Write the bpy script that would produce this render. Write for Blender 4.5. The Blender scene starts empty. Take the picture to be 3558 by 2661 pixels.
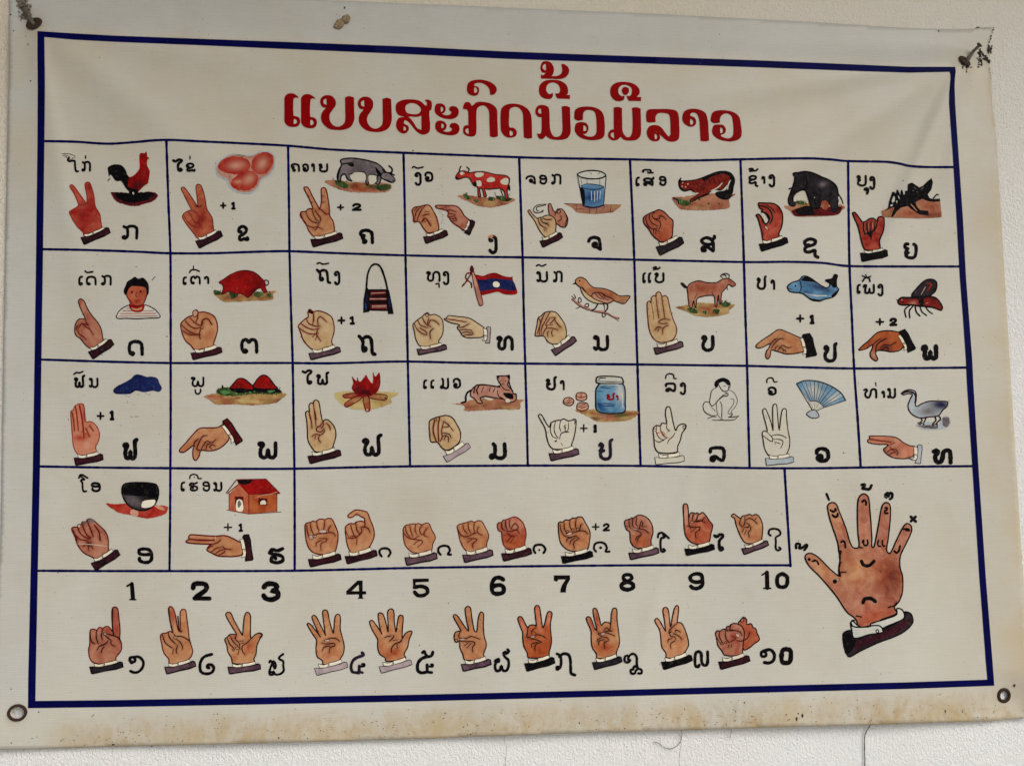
import bpy, bmesh, math, random
import numpy as np
from math import sin, cos, pi, exp, radians
from mathutils import Vector, Matrix, noise
from mathutils.geometry import delaunay_2d_cdt
random.seed(7)
C = bpy.context.scene.collection
SC = bpy.context.scene

# ---------------------------------------------------------------- camera, sky, sun, exposure
ZB = 1.35                                   # height of the lower left frame corner above the floor
FPX, CX, CY = 2750.0, 1779.0, 1330.5        # focal length and centre in photograph pixels
CAM_POS = Vector((0.4951, -1.0030, 0.3201 + ZB))
fw = Vector((0.0766, 0.9948, 0.0672)).normalized()
upv = Vector((-0.0075, -0.0668, 0.9977))
rt = fw.cross(upv).normalized(); upv = rt.cross(fw).normalized()
cam_data = bpy.data.cameras.new('camera')
cam = bpy.data.objects.new('camera', cam_data); C.objects.link(cam)
M = Matrix((rt, upv, -fw)).transposed().to_4x4(); M.translation = CAM_POS
cam.matrix_world = M
cam_data.sensor_width = 36; cam_data.lens = FPX / 3558 * 36; cam_data.clip_start = 0.02; cam_data.clip_end = 200
cam_data.shift_y = 0.0
SC.camera = cam

SUN_EL, SUN_AZ = radians(38), radians(38)    # azimuth measured from straight out of the wall towards the right
world = bpy.data.worlds.new("World"); SC.world = world; world.use_nodes = True
wn = world.node_tree.nodes; wl = world.node_tree.links
sky = wn.new('ShaderNodeTexSky'); sky.sky_type = 'NISHITA'; sky.sun_disc = False
sky.sun_elevation = SUN_EL; sky.sun_rotation = pi - SUN_AZ
sky.air_density = 1.0; sky.dust_density = 2.5; sky.ozone_density = 1.0
wl.new(sky.outputs[0], wn['Background'].inputs[0]); wn['Background'].inputs[1].default_value = 0.10
sd = bpy.data.lights.new('sun', 'SUN'); sd.energy = 1.5; sd.angle = radians(28); sd.color = (1.0, 0.985, 0.94)
sun = bpy.data.objects.new('sun', sd); C.objects.link(sun)
sdir = Vector((sin(SUN_AZ) * cos(SUN_EL), -cos(SUN_AZ) * cos(SUN_EL), sin(SUN_EL)))
sun.rotation_euler = (-sdir).to_track_quat('-Z', 'Y').to_euler(); sun.location = (2, -3, 4)
SC.view_settings.view_transform = 'Standard'; SC.view_settings.look = 'None'
SC.view_settings.exposure = 0.27; SC.view_settings.gamma = 1.0

# ---------------------------------------------------------------- the shape of the hanging cloth
def sm(a, b, x):
    t = max(0.0, min(1.0, (x - a) / (b - a))); return t * t * (3 - 2 * t)
def gauss(x, s): return exp(-(x / s) ** 2)
def ridge(x, y, ox, oy, ang, s, l0, l1, a):
    """a drag fold running from a nail in a direction, fading along its length"""
    dx, dy = x - ox, y - oy; c, n = cos(ang), sin(ang)
    u = dx * c + dy * n; v = -dx * n + dy * c
    return a * gauss(v, s * (0.8 + max(0, u) / l1)) * sm(-60, l0, u) * (1 - sm(l1 * 0.5, l1, u))
def lift(x, y):
    """distance of the cloth in front of the plaster, in metres, at design point x, y"""
    fr = 109 + (x - 130) * 0.0389                     # the top frame line
    d = y - fr
    w = 0.0062
    w += 0.0055 * (sm(-115, 6, d) - 1) + 0.0030 * sm(-60, 20, d) * (1 - sm(20, 520, d))
    w += ridge(x, y, 3345, 205, radians(172), 46, 120, 1300, 0.0044)
    w += ridge(x, y, 3345, 205, radians(148), 60, 160, 1500, 0.0051)
    w += ridge(x, y, 3345, 205, radians(112), 40, 120, 1500, 0.0051)
    w += ridge(x, y, 3345, 205, radians(95), 30, 60, 600, 0.0031)
    w += ridge(x, y, 118, 82, radians(10), 40, 120, 1000, 0.0031)
    w += ridge(x, y, 118, 82, radians(38), 60, 160, 1200, 0.0037)
    w += ridge(x, y, 118, 82, radians(80), 36, 120, 1200, 0.0027)
    w += 0.0007 * sin(x / 71.0 + 0.5 * sin(y / 260.0) + y / 1500) * sm(1500, 2500, x + 0.25 * y) * sm(300, 900, y)
    w += 0.0016 * sin((x - y * 0.22) / 170.0) * sm(200, 700, y)
    w += 0.0010 * sin(y / 150.0 + x / 700.0)
    # narrow creases pressed into the cloth
    w += 0.0010 * gauss(x - 2395 + 0.30 * (y - 1700), 26) * sm(1450, 1650, y) * (1 - sm(1900, 2150, y))
    w += 0.0010 * gauss(x - 2250 + 0.25 * (y - 2200), 30) * sm(2000, 2150, y) * (1 - sm(2400, 2560, y))
    w += 0.0011 * gauss(x - 2990 + 0.10 * (y - 1750), 34) * sm(1500, 1700, y) * (1 - sm(2100, 2450, y))
    w += 0.0008 * gauss(y - 350 + 0.07 * (x - 900), 22) * sm(560, 700, x) * (1 - sm(960, 1150, x))
    w += 0.0005 * gauss(x - 1720 + 0.2 * (y - 2450), 40) * sm(2300, 2450, y)
    w += 0.0012 * noise.noise(Vector((x / 420.0, y / 300.0, 3.1)))
    w += 0.0004 * noise.noise(Vector((x / 130.0, y / 150.0, 8.1)))
    w += 0.0025 * sm(2350, 2560, y) + 0.0030 * sm(2200, 2560, y) * sm(1400, 3300, x)            # lower right hangs away from the wall
    w -= 0.0060 * (1 - sm(10, 130, math.hypot(x - 3500, y - 2440)))
    w -= 0.0040 * (1 - sm(0, 150, math.hypot(x - 3400, y - 130)))
    w -= 0.0030 * (1 - sm(0, 120, math.hypot(x - 70, y - 40)))
    return max(0.0012, w)
def on_plane(px, py, depth):
    """point of the plane y = -depth that stands at design point px, py"""
    d = fw + rt * ((px - CX) / FPX) - upv * ((py - CY) / FPX)
    t = (-depth - CAM_POS.y) / d.y
    return CAM_POS + d * t
def on_cloth(px, py, extra=0.0): return on_plane(px, py, lift(px, py) + extra)

# ---------------------------------------------------------------- colours and materials
def lin(c): return tuple(((v / 255) / 12.92 if v <= 10 else (((v / 255) + 0.055) / 1.055) ** 2.4) for v in c)
KAL = 1.04                                            # light on the cloth is a little under 1
def alb(c): return tuple(min(0.85, v * KAL) for v in lin(c))
PAL = {
 'K': ((14, 11, 14), (6, 5, 8)), 'B': ((4, 6, 72), (2, 4, 50)), 'T': ((138, 2, 4), (122, 1, 3)),
 'R': ((150, 34, 28), (196, 92, 72)), 'O': ((196, 112, 80), (166, 68, 44)), 'P': ((208, 156, 114), (186, 118, 78)),
 'Y': ((216, 188, 146), (196, 160, 112)), 'C': ((218, 196, 156), (206, 178, 134)), 'I': ((196, 138, 112), (166, 92, 72)),
 'W': ((232, 226, 206), (218, 210, 190)), 'V': ((62, 24, 34), (28, 12, 18)), 'U': ((104, 78, 88), (66, 44, 56)),
 'L': ((178, 162, 164), (150, 134, 140)), 'r': ((104, 20, 18), (80, 14, 14)), 'n': ((44, 18, 16), (30, 12, 12)),
 'm': ((146, 34, 28), (120, 26, 22)), 'g': ((112, 110, 108), (80, 78, 80)), 'E': ((172, 92, 62), (134, 52, 34)),
 'S': ((196, 162, 106), (150, 112, 66)), 'G': ((28, 44, 24), (78, 96, 50)), 'H': ((126, 114, 116), (82, 74, 78)),
 'J': ((156, 16, 16), (112, 10, 10)), 'Z': ((96, 16, 20), (48, 8, 12)), 'A': ((112, 156, 186), (62, 112, 150)),
 'D': ((14, 20, 66), (28, 42, 92)), 'x': ((34, 78, 138), (20, 44, 96)), 'h': ((46, 40, 46), (16, 13, 18)),
 'y': ((210, 190, 132), (196, 168, 106)), 'p': ((218, 166, 142), (206, 146, 118)), 'i': ((206, 158, 140), (176, 118, 100)),
 'q': ((214, 146, 116), (196, 112, 84)), 'a': ((166, 34, 26), (190, 74, 56)), 'j': ((150, 40, 28), (96, 20, 16)),
 'M': ((160, 26, 24), (186, 60, 50)), 't': ((190, 104, 58), (160, 66, 34)), 'z': ((92, 18, 28), (60, 10, 18)),
 'c': ((206, 204, 192), (186, 190, 184)), 'w': ((204, 200, 184), (199, 194, 177)), 'b': ((64, 120, 66), (96, 140, 90)),
 'f': ((150, 84, 60), (110, 50, 40)), 'l': ((206, 170, 160), (170, 110, 100)), 'N': ((44, 30, 50), (20, 24, 34)),
 'u': ((210, 190, 176), (204, 186, 170)), 'v': ((176, 186, 190), (156, 168, 178)), 'e': ((196, 140, 110), (160, 92, 70)),
}
DEEP = {k: 0.84 for k in 'POIYCRtqpaEfSejGyi'}                  # skin and earth inks are printed denser
PALA = {k: tuple(tuple(v * DEEP.get(k, 1.0) for v in alb(c)) for c in ab) for k, ab in PAL.items()}

class NT:
    def __init__(s, name):
        s.m = bpy.data.materials.new(name); s.m.use_nodes = True
        s.n = s.m.node_tree.nodes; s.l = s.m.node_tree.links; s.p = s.n['Principled BSDF']
        s.tc = s.n.new('ShaderNodeTexCoord').outputs['Object']
    def put(s, sock, v):
        if hasattr(v, 'links'): s.l.new(v, sock)
        elif isinstance(v, tuple) and len(v) == 3 and sock.type == 'RGBA': sock.default_value = (*v, 1)
        else: sock.default_value = v
    def noise(s, scale, detail=3, rough=0.5, vec=None, dist=0.0):
        n = s.n.new('ShaderNodeTexNoise'); n.inputs['Scale'].default_value = scale; n.inputs['Detail'].default_value = detail
        n.inputs['Roughness'].default_value = rough; n.inputs['Distortion'].default_value = dist
        s.l.new(vec or s.tc, n.inputs['Vector']); return n.outputs['Fac']
    def vor(s, scale, vec=None, out='Distance', rnd=1.0):
        n = s.n.new('ShaderNodeTexVoronoi'); n.inputs['Scale'].default_value = scale; n.inputs['Randomness'].default_value = rnd
        s.l.new(vec or s.tc, n.inputs['Vector']); return n.outputs[out]
    def mapv(s, scale=(1, 1, 1), rot=(0, 0, 0)):
        n = s.n.new('ShaderNodeMapping'); s.l.new(s.tc, n.inputs['Vector'])
        n.inputs['Scale'].default_value = scale; n.inputs['Rotation'].default_value = rot; return n.outputs[0]
    def ramp(s, f, a, b, lo=0.0, hi=1.0):
        n = s.n.new('ShaderNodeMapRange'); n.inputs[1].default_value = a; n.inputs[2].default_value = b
        n.inputs[3].default_value = lo; n.inputs[4].default_value = hi; s.put(n.inputs[0], f); return n.outputs[0]
    def math(s, op, a, b=0.0):
        n = s.n.new('ShaderNodeMath'); n.operation = op; s.put(n.inputs[0], a); s.put(n.inputs[1], b); return n.outputs[0]
    def mix(s, f, a, b, mode='MIX'):
        n = s.n.new('ShaderNodeMix'); n.data_type = 'RGBA'; n.blend_type = mode
        s.put(n.inputs[0], f); s.put(n.inputs[6], a); s.put(n.inputs[7], b); return n.outputs[2]
    def attr(s, name, out='Color'):
        n = s.n.new('ShaderNodeAttribute'); n.attribute_name = name; return n.outputs[out]
    def bump(s, h, strength, dist, prev=None):
        n = s.n.new('ShaderNodeBump'); n.inputs['Strength'].default_value = strength; n.inputs['Distance'].default_value = dist
        s.l.new(h, n.inputs['Height'])
        if prev: s.l.new(prev, n.inputs['Normal'])
        return n.outputs[0]
def weave(t):
    """the ribbed cloth backing: fine uneven horizontal ribs and a fainter vertical thread"""
    wv = t.n.new('ShaderNodeTexWave'); wv.bands_direction = 'Z'; wv.inputs['Scale'].default_value = 122
    wv.inputs['Distortion'].default_value = 3.0; wv.inputs['Detail'].default_value = 2; wv.inputs['Detail Scale'].default_value = 0.35
    t.l.new(t.mapv((0.06, 0.06, 1.0)), wv.inputs['Vector'])
    rn = t.noise(1.0, 3, 0.6, t.mapv((45, 45, 520)))
    ribs = t.math('ADD', t.math('MULTIPLY', wv.outputs['Fac'], 0.32), t.math('MULTIPLY', rn, 0.68))
    ver = t.noise(1.0, 2, 0.6, t.mapv((560, 560, 60)))
    return t.math('ADD', t.math('MULTIPLY', ribs, 0.7), t.math('MULTIPLY', ver, 0.35)), ribs, ver
def grime(t, col):
    """soft dirt, small specks and rib contrast, the same over cloth and print"""
    h, ribs, ver = weave(t)
    col = t.mix(t.ramp(ribs, 0.3, 0.7), col, t.mix(1.0, col, (0.91, 0.90, 0.88), 'MULTIPLY'))
    col = t.mix(t.ramp(ver, 0.35, 0.7), col, t.mix(1.0, col, (0.975, 0.97, 0.965), 'MULTIPLY'))
    big = t.noise(5.5, 5, 0.62)
    col = t.mix(t.ramp(big, 0.48, 0.72), col, t.mix(1.0, col, (0.94, 0.905, 0.85), 'MULTIPLY'))
    big2 = t.noise(14, 4, 0.6, t.mapv((1.0, 1.0, 0.6)))
    col = t.mix(t.ramp(big2, 0.55, 0.8), col, t.mix(1.0, col, (0.95, 0.92, 0.89), 'MULTIPLY'))
    return col, h
def mat_cloth():
    t = NT('banner_cloth')
    col, h = grime(t, (0.575, 0.562, 0.500))
    st = t.attr('stain', 'Fac'); ye = t.attr('yellow', 'Fac')
    col = t.mix(t.attr('pale', 'Fac'), col, t.mix(1.0, col, (0.965, 0.985, 1.025), 'MULTIPLY'))
    stn = t.math('MULTIPLY', t.ramp(t.noise(34, 6, 0.68, t.mapv((1, 1, 0.55)), 0.6), 0.40, 0.66), st)
    col = t.mix(stn, col, (0.42, 0.30, 0.145))
    stn2 = t.math('MULTIPLY', t.ramp(t.noise(120, 6, 0.75), 0.50, 0.66), st)
    col = t.mix(t.math('MULTIPLY', stn2, 0.55), col, (0.28, 0.18, 0.075))
    col = t.mix(t.math('MULTIPLY', ye, t.ramp(t.noise(9, 4, 0.6), 0.3, 0.7)), col, (0.52, 0.435, 0.285))
    for sc, th, c, hi in ((58, 0.050, (0.10, 0.075, 0.055), 0.72), (120, 0.075, (0.25, 0.20, 0.14), 0.62)):
        dots = t.vor(sc)
        pick = t.ramp(t.noise(sc * 0.31, 3, 0.7), hi - 0.16, hi - 0.13)
        col = t.mix(t.math('MULTIPLY', t.ramp(dots, th, th * 0.55), pick), col, c)
    t.put(t.p.inputs['Base Color'], col); t.put(t.p.inputs['Roughness'], 0.46)
    t.p.inputs['Specular IOR Level'].default_value = 0.40
    t.put(t.p.inputs['Normal'], t.bump(h, 0.35, 0.00035)); return t.m
def mat_ink():
    t = NT('printed_ink')
    a = t.attr('ink'); b = t.attr('ink_b')
    f = t.ramp(t.noise(62, 5, 0.6, None, 0.8), 0.36, 0.66)
    col = t.mix(f, a, b)
    fade = t.ramp(t.noise(260, 3, 0.7), 0.56, 0.84, 0.0, 0.10)
    col = t.mix(fade, col, (0.55, 0.50, 0.42))
    col, h = grime(t, col)
    t.put(t.p.inputs['Base Color'], col); t.put(t.p.inputs['Roughness'], 0.60)
    t.p.inputs['Specular IOR Level'].default_value = 0.04
    t.put(t.p.inputs['Normal'], t.bump(h, 0.35, 0.00035)); return t.m
def mat_flat_ink():
    """solid screen ink of the frame, rules and title"""
    t = NT('solid_ink')
    a = t.attr('ink'); b = t.attr('ink_b')
    col = t.mix(t.ramp(t.noise(16, 5, 0.7), 0.35, 0.7), a, b)
    wear = t.math('MULTIPLY', t.ramp(t.noise(420, 3, 0.75), 0.66, 0.74), t.ramp(t.noise(20, 3, 0.6), 0.5, 0.7))
    col = t.mix(t.math('MULTIPLY', wear, 0.5), col, (0.42, 0.42, 0.42))
    h, _, _ = weave(t)
    t.put(t.p.inputs['Base Color'], col); t.put(t.p.inputs['Roughness'], 0.55)
    t.p.inputs['Specular IOR Level'].default_value = 0.04
    t.put(t.p.inputs['Normal'], t.bump(h, 0.3, 0.00035)); return t.m
def mat_plaster():
    t = NT('stucco_plaster')
    big = t.noise(2.2, 5, 0.6); col = t.mix(t.ramp(big, 0.35, 0.7), (0.84, 0.835, 0.80), (0.875, 0.885, 0.875))
    sp = t.n.new('ShaderNodeSeparateXYZ'); t.l.new(t.tc, sp.inputs[0])
    warm_light = t.ramp(t.math('SUBTRACT', t.math('ADD', sp.outputs[2], t.math('MULTIPLY', t.noise(3.0, 4, 0.6), 0.5)), t.math('MULTIPLY', sp.outputs[0], 0.35)), 1.55, 2.45)  # warm light painted into the plaster colour, stronger towards top and left
    col = t.mix(warm_light, col, (0.76, 0.68, 0.53))
    mid = t.noise(26, 4, 0.65); col = t.mix(t.ramp(mid, 0.60, 0.85, 0.0, 0.35), col, (0.72, 0.66, 0.57))
    grain = t.noise(620, 4, 0.65, None, 0.4); coarse = t.noise(300, 3, 0.6, t.mapv((1, 1, 0.7)), 0.6)
    pits = t.vor(330)
    col = t.mix(t.ramp(pits, 0.13, 0.05), col, (0.42, 0.37, 0.31))
    h = t.math('ADD', t.math('MULTIPLY', coarse, 1.0), t.math('MULTIPLY', grain, 0.55))
    t.put(t.p.inputs['Base Color'], col); t.put(t.p.inputs['Roughness'], 0.93)
    t.p.inputs['Specular IOR Level'].default_value = 0.15
    t.put(t.p.inputs['Normal'], t.bump(h, 1.0, 0.0024)); return t.m
def mat_simple(name, c1, c2, rough=0.8, scale=600, metal=0.0, bump=0.0006):
    t = NT(name); col = t.mix(t.ramp(t.noise(scale, 5, 0.7), 0.35, 0.65), c1, c2)
    t.put(t.p.inputs['Base Color'], col); t.put(t.p.inputs['Roughness'], rough); t.put(t.p.inputs['Metallic'], metal)
    t.put(t.p.inputs['Normal'], t.bump(t.noise(scale * 1.5, 4, 0.7), 0.8, bump)); return t.m
CLOTH, INK, SOLID, PLASTER = mat_cloth(), mat_ink(), mat_flat_ink(), mat_plaster()
RUST = mat_simple('rusty_metal', (0.052, 0.018, 0.008), (0.012, 0.006, 0.004), 0.9, 700)
NAILM = mat_simple('weathered_nail', (0.17, 0.14, 0.10), (0.045, 0.034, 0.024), 0.8, 800)
DUSTM = mat_simple('grey_dust', (0.26, 0.24, 0.17), (0.13, 0.12, 0.085), 0.95, 700)
DIRTM = mat_simple('dark_dirt', (0.05, 0.028, 0.016), (0.022, 0.014, 0.010), 0.95, 900)
COCOON = mat_simple('dry_cocoon', (0.50, 0.37, 0.22), (0.06, 0.03, 0.012), 0.9, 750)
HAIR = mat_simple('dark_hair', (0.03, 0.022, 0.018), (0.05, 0.04, 0.03), 0.7, 900)

# ---------------------------------------------------------------- objects
def link(name, mesh, mat, parent=None, **props):
    o = bpy.data.objects.new(name, mesh); C.objects.link(o)
    if mat: mesh.materials.append(mat)
    if parent: o.parent = parent
    for k, v in props.items(): o[k] = v
    return o
def from_bm(name, bm, mat, parent=None, smooth=True, **props):
    me = bpy.data.meshes.new(name); bm.to_mesh(me); bm.free()
    if smooth: me.polygons.foreach_set('use_smooth', [True] * len(me.polygons))
    return link(name, me, mat, parent, **props)

# wall and floor: one sheet each, the floor outside the frame
def setting():
    bm = bmesh.new()
    vs = [bm.verts.new(p) for p in ((-3, 0, 0), (4.2, 0, 0), (4.2, 0, 3.0), (-3, 0, 3.0))]; bm.faces.new(vs)
    bmesh.ops.recalc_face_normals(bm, faces=bm.faces)
    from_bm('wall', bm, PLASTER, None, False, kind='structure')
    bm = bmesh.new()
    vs = [bm.verts.new(p) for p in ((-40, -40, 0), (40, -40, 0), (40, -0.0, 0), (-40, 0.0, 0))]; bm.faces.new(vs)
    from_bm('ground', bm, mat_simple('pale_ground', (0.36, 0.33, 0.28), (0.44, 0.41, 0.36), 0.9, 6), None, False, kind='structure')
setting()
def shade_roof():
    """added unseen roof over the wall, its skewed edge shading the top and left"""
    bm = bmesh.new(); H = 3.25
    lo = [(-3.0, 0.0), (4.2, 0.0), (4.2, -0.95), (-3.0, -1.6)]
    a = [bm.verts.new((x, y, H)) for x, y in lo]; b = [bm.verts.new((x, y, H + 0.12)) for x, y in lo]
    bm.faces.new(a); bm.faces.new(b)
    for i in range(4): bm.faces.new((a[i], a[(i + 1) % 4], b[(i + 1) % 4], b[i]))
    bmesh.ops.recalc_face_normals(bm, faces=bm.faces)
    from_bm('added_shade_roof', bm, mat_simple('shade_roof_warm', (0.50, 0.41, 0.27), (0.42, 0.34, 0.22), 0.8, 9), None, False, kind='structure')  # added for the light falloff, tan for warm bounce on the upper wall
shade_roof()

# ---------------------------------------------------------------- the banner sheet
EDGE = [(31,-46),(400,-30),(800,-13),(1101,0),(1400,12),(2252,48),(2800,76),(3158,99),(3300,102),(3385,101),(3392,95),(3402,93),(3408,99),(3430,97),(3454,96),
 (3450,112),(3452,118),(3444,128),(3446,138),(3440,142),(3438,152),(3446,158),(3449,166),(3446,178),(3442,188),(3443,172),(3440,166),(3435,176),(3434,192),
 (3433,205),(3437,220),(3440,235),(3444,270),(3448,360),(3462,478),(3475,690),(3487,895),(3500,1110),(3512,1312),(3529,1590),(3542,1800),(3556,2007),(3574,2260),(3589,2490),
 (3558,2495),(3500,2498),(3450,2504),(3300,2508),(3025,2518),(2700,2526),(2400,2535),(2100,2542),(1800,2553),(1458,2566),(1000,2578),(700,2586),(400,2593),(250,2597),(100,2602),(0,2603),(-26,2603),
 (-22,2350),(-10,2100),(2,1850),(7,1500),(12,1173),(20,750),(27,420),(31,228),(31,100)]
def spline_edge(pts):
    out = []
    for i in range(len(pts)):
        (x0, y0), (x1, y1) = pts[i], pts[(i + 1) % len(pts)]
        L = math.hypot(x1 - x0, y1 - y0); n = max(1, int(L / 9))
        for k in range(n):
            t = k / n; x, y = x0 + (x1 - x0) * t, y0 + (y1 - y0) * t
            j = 0.9 if L > 40 else 0.4
            q = noise.noise(Vector((x / 17, y / 17, 1.0))) * j + noise.noise(Vector((x / 5, y / 5, 4.0))) * j * 0.7
            nx, ny = (y1 - y0) / L, -(x1 - x0) / L
            out.append((x + nx * q, y + ny * q))
    return out
def in_poly(x, y, poly):
    c = False; j = len(poly) - 1
    for i in range(len(poly)):
        (xi, yi), (xj, yj) = poly[i], poly[j]
        if (yi > y) != (yj > y) and x < (xj - xi) * (y - yi) / (yj - yi) + xi: c = not c
        j = i
    return c
GROM = [(60, 2475, 30, 26, 19), (3488, 2415, 25, 26, 14), (118, 82, 27, 26, 4), (3352, 212, 24, 24, 4)]     # x, y, outer rx, ry, hole radius
def seg_dist(x, y, pts):
    best = 1e9
    for i in range(len(pts) - 1):
        (x0, y0), (x1, y1) = pts[i], pts[i + 1]; dx, dy = x1 - x0, y1 - y0
        t = max(0, min(1, ((x - x0) * dx + (y - y0) * dy) / (dx * dx + dy * dy)))
        best = min(best, math.hypot(x - x0 - t * dx, y - y0 - t * dy))
    return best
def banner_sheet(parent):
    edge = spline_edge(EDGE)
    co = [Vector(p) for p in edge]; loops = [list(range(len(co)))]
    for gx, gy, rx, ry, hr in GROM[:2]:
        s = len(co)
        for k in range(28):
            a = k / 28 * 2 * pi; co.append(Vector((gx + hr * 1.06 * cos(a), gy + hr * 1.06 * sin(a))))
        loops.append(list(range(s, s + 28)))
    step = 11
    for iy in range(-5, 240):
        for ix in range(-3, 330):
            x, y = ix * step + (iy % 2) * 5.5, iy * step
            if y < -45 or y > 2600: continue
            if not in_poly(x, y, EDGE) or seg_dist(x, y, EDGE + EDGE[:1]) < 9: continue
            if any(math.hypot(x - g[0], y - g[1]) < g[4] + 6 for g in GROM[:2]): continue
            co.append(Vector((x, y)))
    v, e, f, ov, oe, of = delaunay_2d_cdt(co, [], loops, 0, 1e-6, True)
    faces = [tuple(f[i]) for i in range(len(f)) if list(of[i]) == [0]]
    P = [on_cloth(p[0], p[1]) for p in v]
    me = bpy.data.meshes.new('banner_sheet'); me.from_pydata([tuple(p) for p in P], [], faces)
    st = me.attributes.new('stain', 'FLOAT', 'POINT'); ye = me.attributes.new('yellow', 'FLOAT', 'POINT'); pa = me.attributes.new('pale', 'FLOAT', 'POINT')
    bot = EDGE[44:58]; rgt = EDGE[30:45]
    for i, p in enumerate(v):
        x, y = p[0], p[1]
        s = 0.0; g = 0.0
        if y > 2350:
            d = seg_dist(x, y, bot); s = max(0.0, 1 - d / 128) ** 1.05 * (0.65 + 0.35 * sm(100, 900, x)) * 1.35; g = 0.75 * (1 - sm(20, 150, d))
            if x < 260: s *= sm(60, 260, x)
        if x > 3250:
            d = seg_dist(x, y, rgt); g = max(g, 0.65 * (1 - sm(0, 170, d)) + 0.30)
            s = max(s, 0.35 * (1 - sm(0, 40, d)))
        fr_ = 109 + (x - 130) * 0.0389
        if y > fr_: g = max(g, 0.50 * (1 - sm(300, 1100, y)) + 0.08)  # title area: warm upper light painted in along with tan stains
        pv = 1.0 - sm(fr_ - 30, fr_, y) if y < fr_ else 0.0  # top margin: cool skylight painted into the cloth colour
        if x < 150: pv = max(pv, 1.0 - sm(100, 140, x - (1 - y / 2400) * 25)) * (1 - sm(2380, 2520, y))
        pa.data[i].value = pv
        for gx, gy, *_ in GROM: s = max(s, 0.5 * (1 - sm(15, 60, math.hypot(x - gx, y - gy - 12))))
        st.data[i].value = min(1.0, s); ye.data[i].value = min(1.0, g)
    me.polygons.foreach_set('use_smooth', [True] * len(me.polygons))
    bm = bmesh.new(); bm.from_mesh(me)
    for fc in bm.faces:
        if fc.normal.y > 0: fc.normal_flip()
    bm.to_mesh(me); bm.free()
    o = link('banner_sheet', me, CLOTH, parent)
    md = o.modifiers.new('thickness', 'SOLIDIFY'); md.thickness = 0.0006; md.offset = -1
    return o
banner = bpy.data.objects.new('sign_language_banner', None); C.objects.link(banner)
banner.location = on_plane(1779, 2560, 0.0); banner.empty_display_size = 0.1
banner['label'] = 'weathered white banner with blue frame, red title and rows of printed hand signs'
banner['category'] = 'banner'
bpy.context.view_layer.update()
OFF = banner.location.copy()
def part(o):
    o.parent = banner; o.matrix_parent_inverse = banner.matrix_world.inverted(); return o
part(banner_sheet(None))

# ---------------------------------------------------------------- printing
def crom(p, closed, sub=4):
    """smooth curve through the points; a point given twice stays a corner"""
    n = len(p); out = []
    if n < 3 and not closed: return list(p)
    for i in range(n if closed else n - 1):
        if closed: a, b, c, d = p[(i - 1) % n], p[i], p[(i + 1) % n], p[(i + 2) % n]
        else: a, b, c, d = p[max(0, i - 1)], p[i], p[i + 1], p[min(n - 1, i + 2)]
        if b == c: continue
        if a == b: a = (2 * b[0] - c[0], 2 * b[1] - c[1])
        if d == c: d = (2 * c[0] - b[0], 2 * c[1] - b[1])
        L = math.hypot(c[0] - b[0], c[1] - b[1]); m = max(1, min(sub, int(L / (4.0 if sub < 20 else 10.0)) + 1))
        k1 = L / max(1e-6, math.hypot(b[0] - a[0], b[1] - a[1])); k2 = L / max(1e-6, math.hypot(d[0] - c[0], d[1] - c[1]))
        # tangents limited so that uneven spacing makes no loops
        t1 = ((c[0] - a[0]) * k1 / (1 + k1), (c[1] - a[1]) * k1 / (1 + k1)); t2 = ((d[0] - b[0]) * k2 / (1 + k2), (d[1] - b[1]) * k2 / (1 + k2))
        if k1 > 1: t1 = (t1[0], t1[1])
        for k in range(m):
            t = k / m; h1 = 2*t**3 - 3*t*t + 1; h2 = t**3 - 2*t*t + t; h3 = -2*t**3 + 3*t*t; h4 = t**3 - t*t
            out.append((h1*b[0] + h2*t1[0] + h3*c[0] + h4*t2[0], h1*b[1] + h2*t1[1] + h3*c[1] + h4*t2[1]))
    if not closed: out.append(p[-1])
    return out
def disc(x, y, r, n=8, a0=0.0): return [(x + r * cos(a0 + 2 * pi * k / n), y + r * sin(a0 + 2 * pi * k / n)) for k in range(n)]
def ribbon(p, w, closed=False, taper=0.0):
    """quads along a line, widths a little uneven as drawn by hand"""
    q = [p[0]]
    for a in p[1:]:
        if math.hypot(a[0] - q[-1][0], a[1] - q[-1][1]) > 0.15: q.append(a)
    p = q; n = len(p)
    if n < 2: return [disc(p[0][0], p[0][1], w / 2)]
    if closed and math.hypot(p[0][0] - p[-1][0], p[0][1] - p[-1][1]) < 0.3: p = p[:-1]; n -= 1
    L, R = [], []
    for i in range(n):
        if closed: a, b = p[(i - 1) % n], p[(i + 1) % n]
        else: a, b = p[max(0, i - 1)], p[min(n - 1, i + 1)]
        dx, dy = b[0] - a[0], b[1] - a[1]; l = math.hypot(dx, dy) or 1.0
        k = 1 + 0.22 * noise.noise(Vector((p[i][0] / 9.0, p[i][1] / 9.0, w)))
        if taper and not closed: k *= 1 - taper * (1 - min(1, i / (0.25 * n + 1), (n - 1 - i) / (0.25 * n + 1)))
        h = w * 0.5 * k
        L.append((p[i][0] - dy / l * h, p[i][1] + dx / l * h)); R.append((p[i][0] + dy / l * h, p[i][1] - dx / l * h))
    out = []
    for i in range(n if closed else n - 1):
        j = (i + 1) % n; out.append([L[i], L[j], R[j], R[i]])
    if not closed and not taper:
        out.append(disc(p[0][0], p[0][1], w * 0.5)); out.append(disc(p[-1][0], p[-1][1], w * 0.5, 8, 0.3))
    return out
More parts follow.
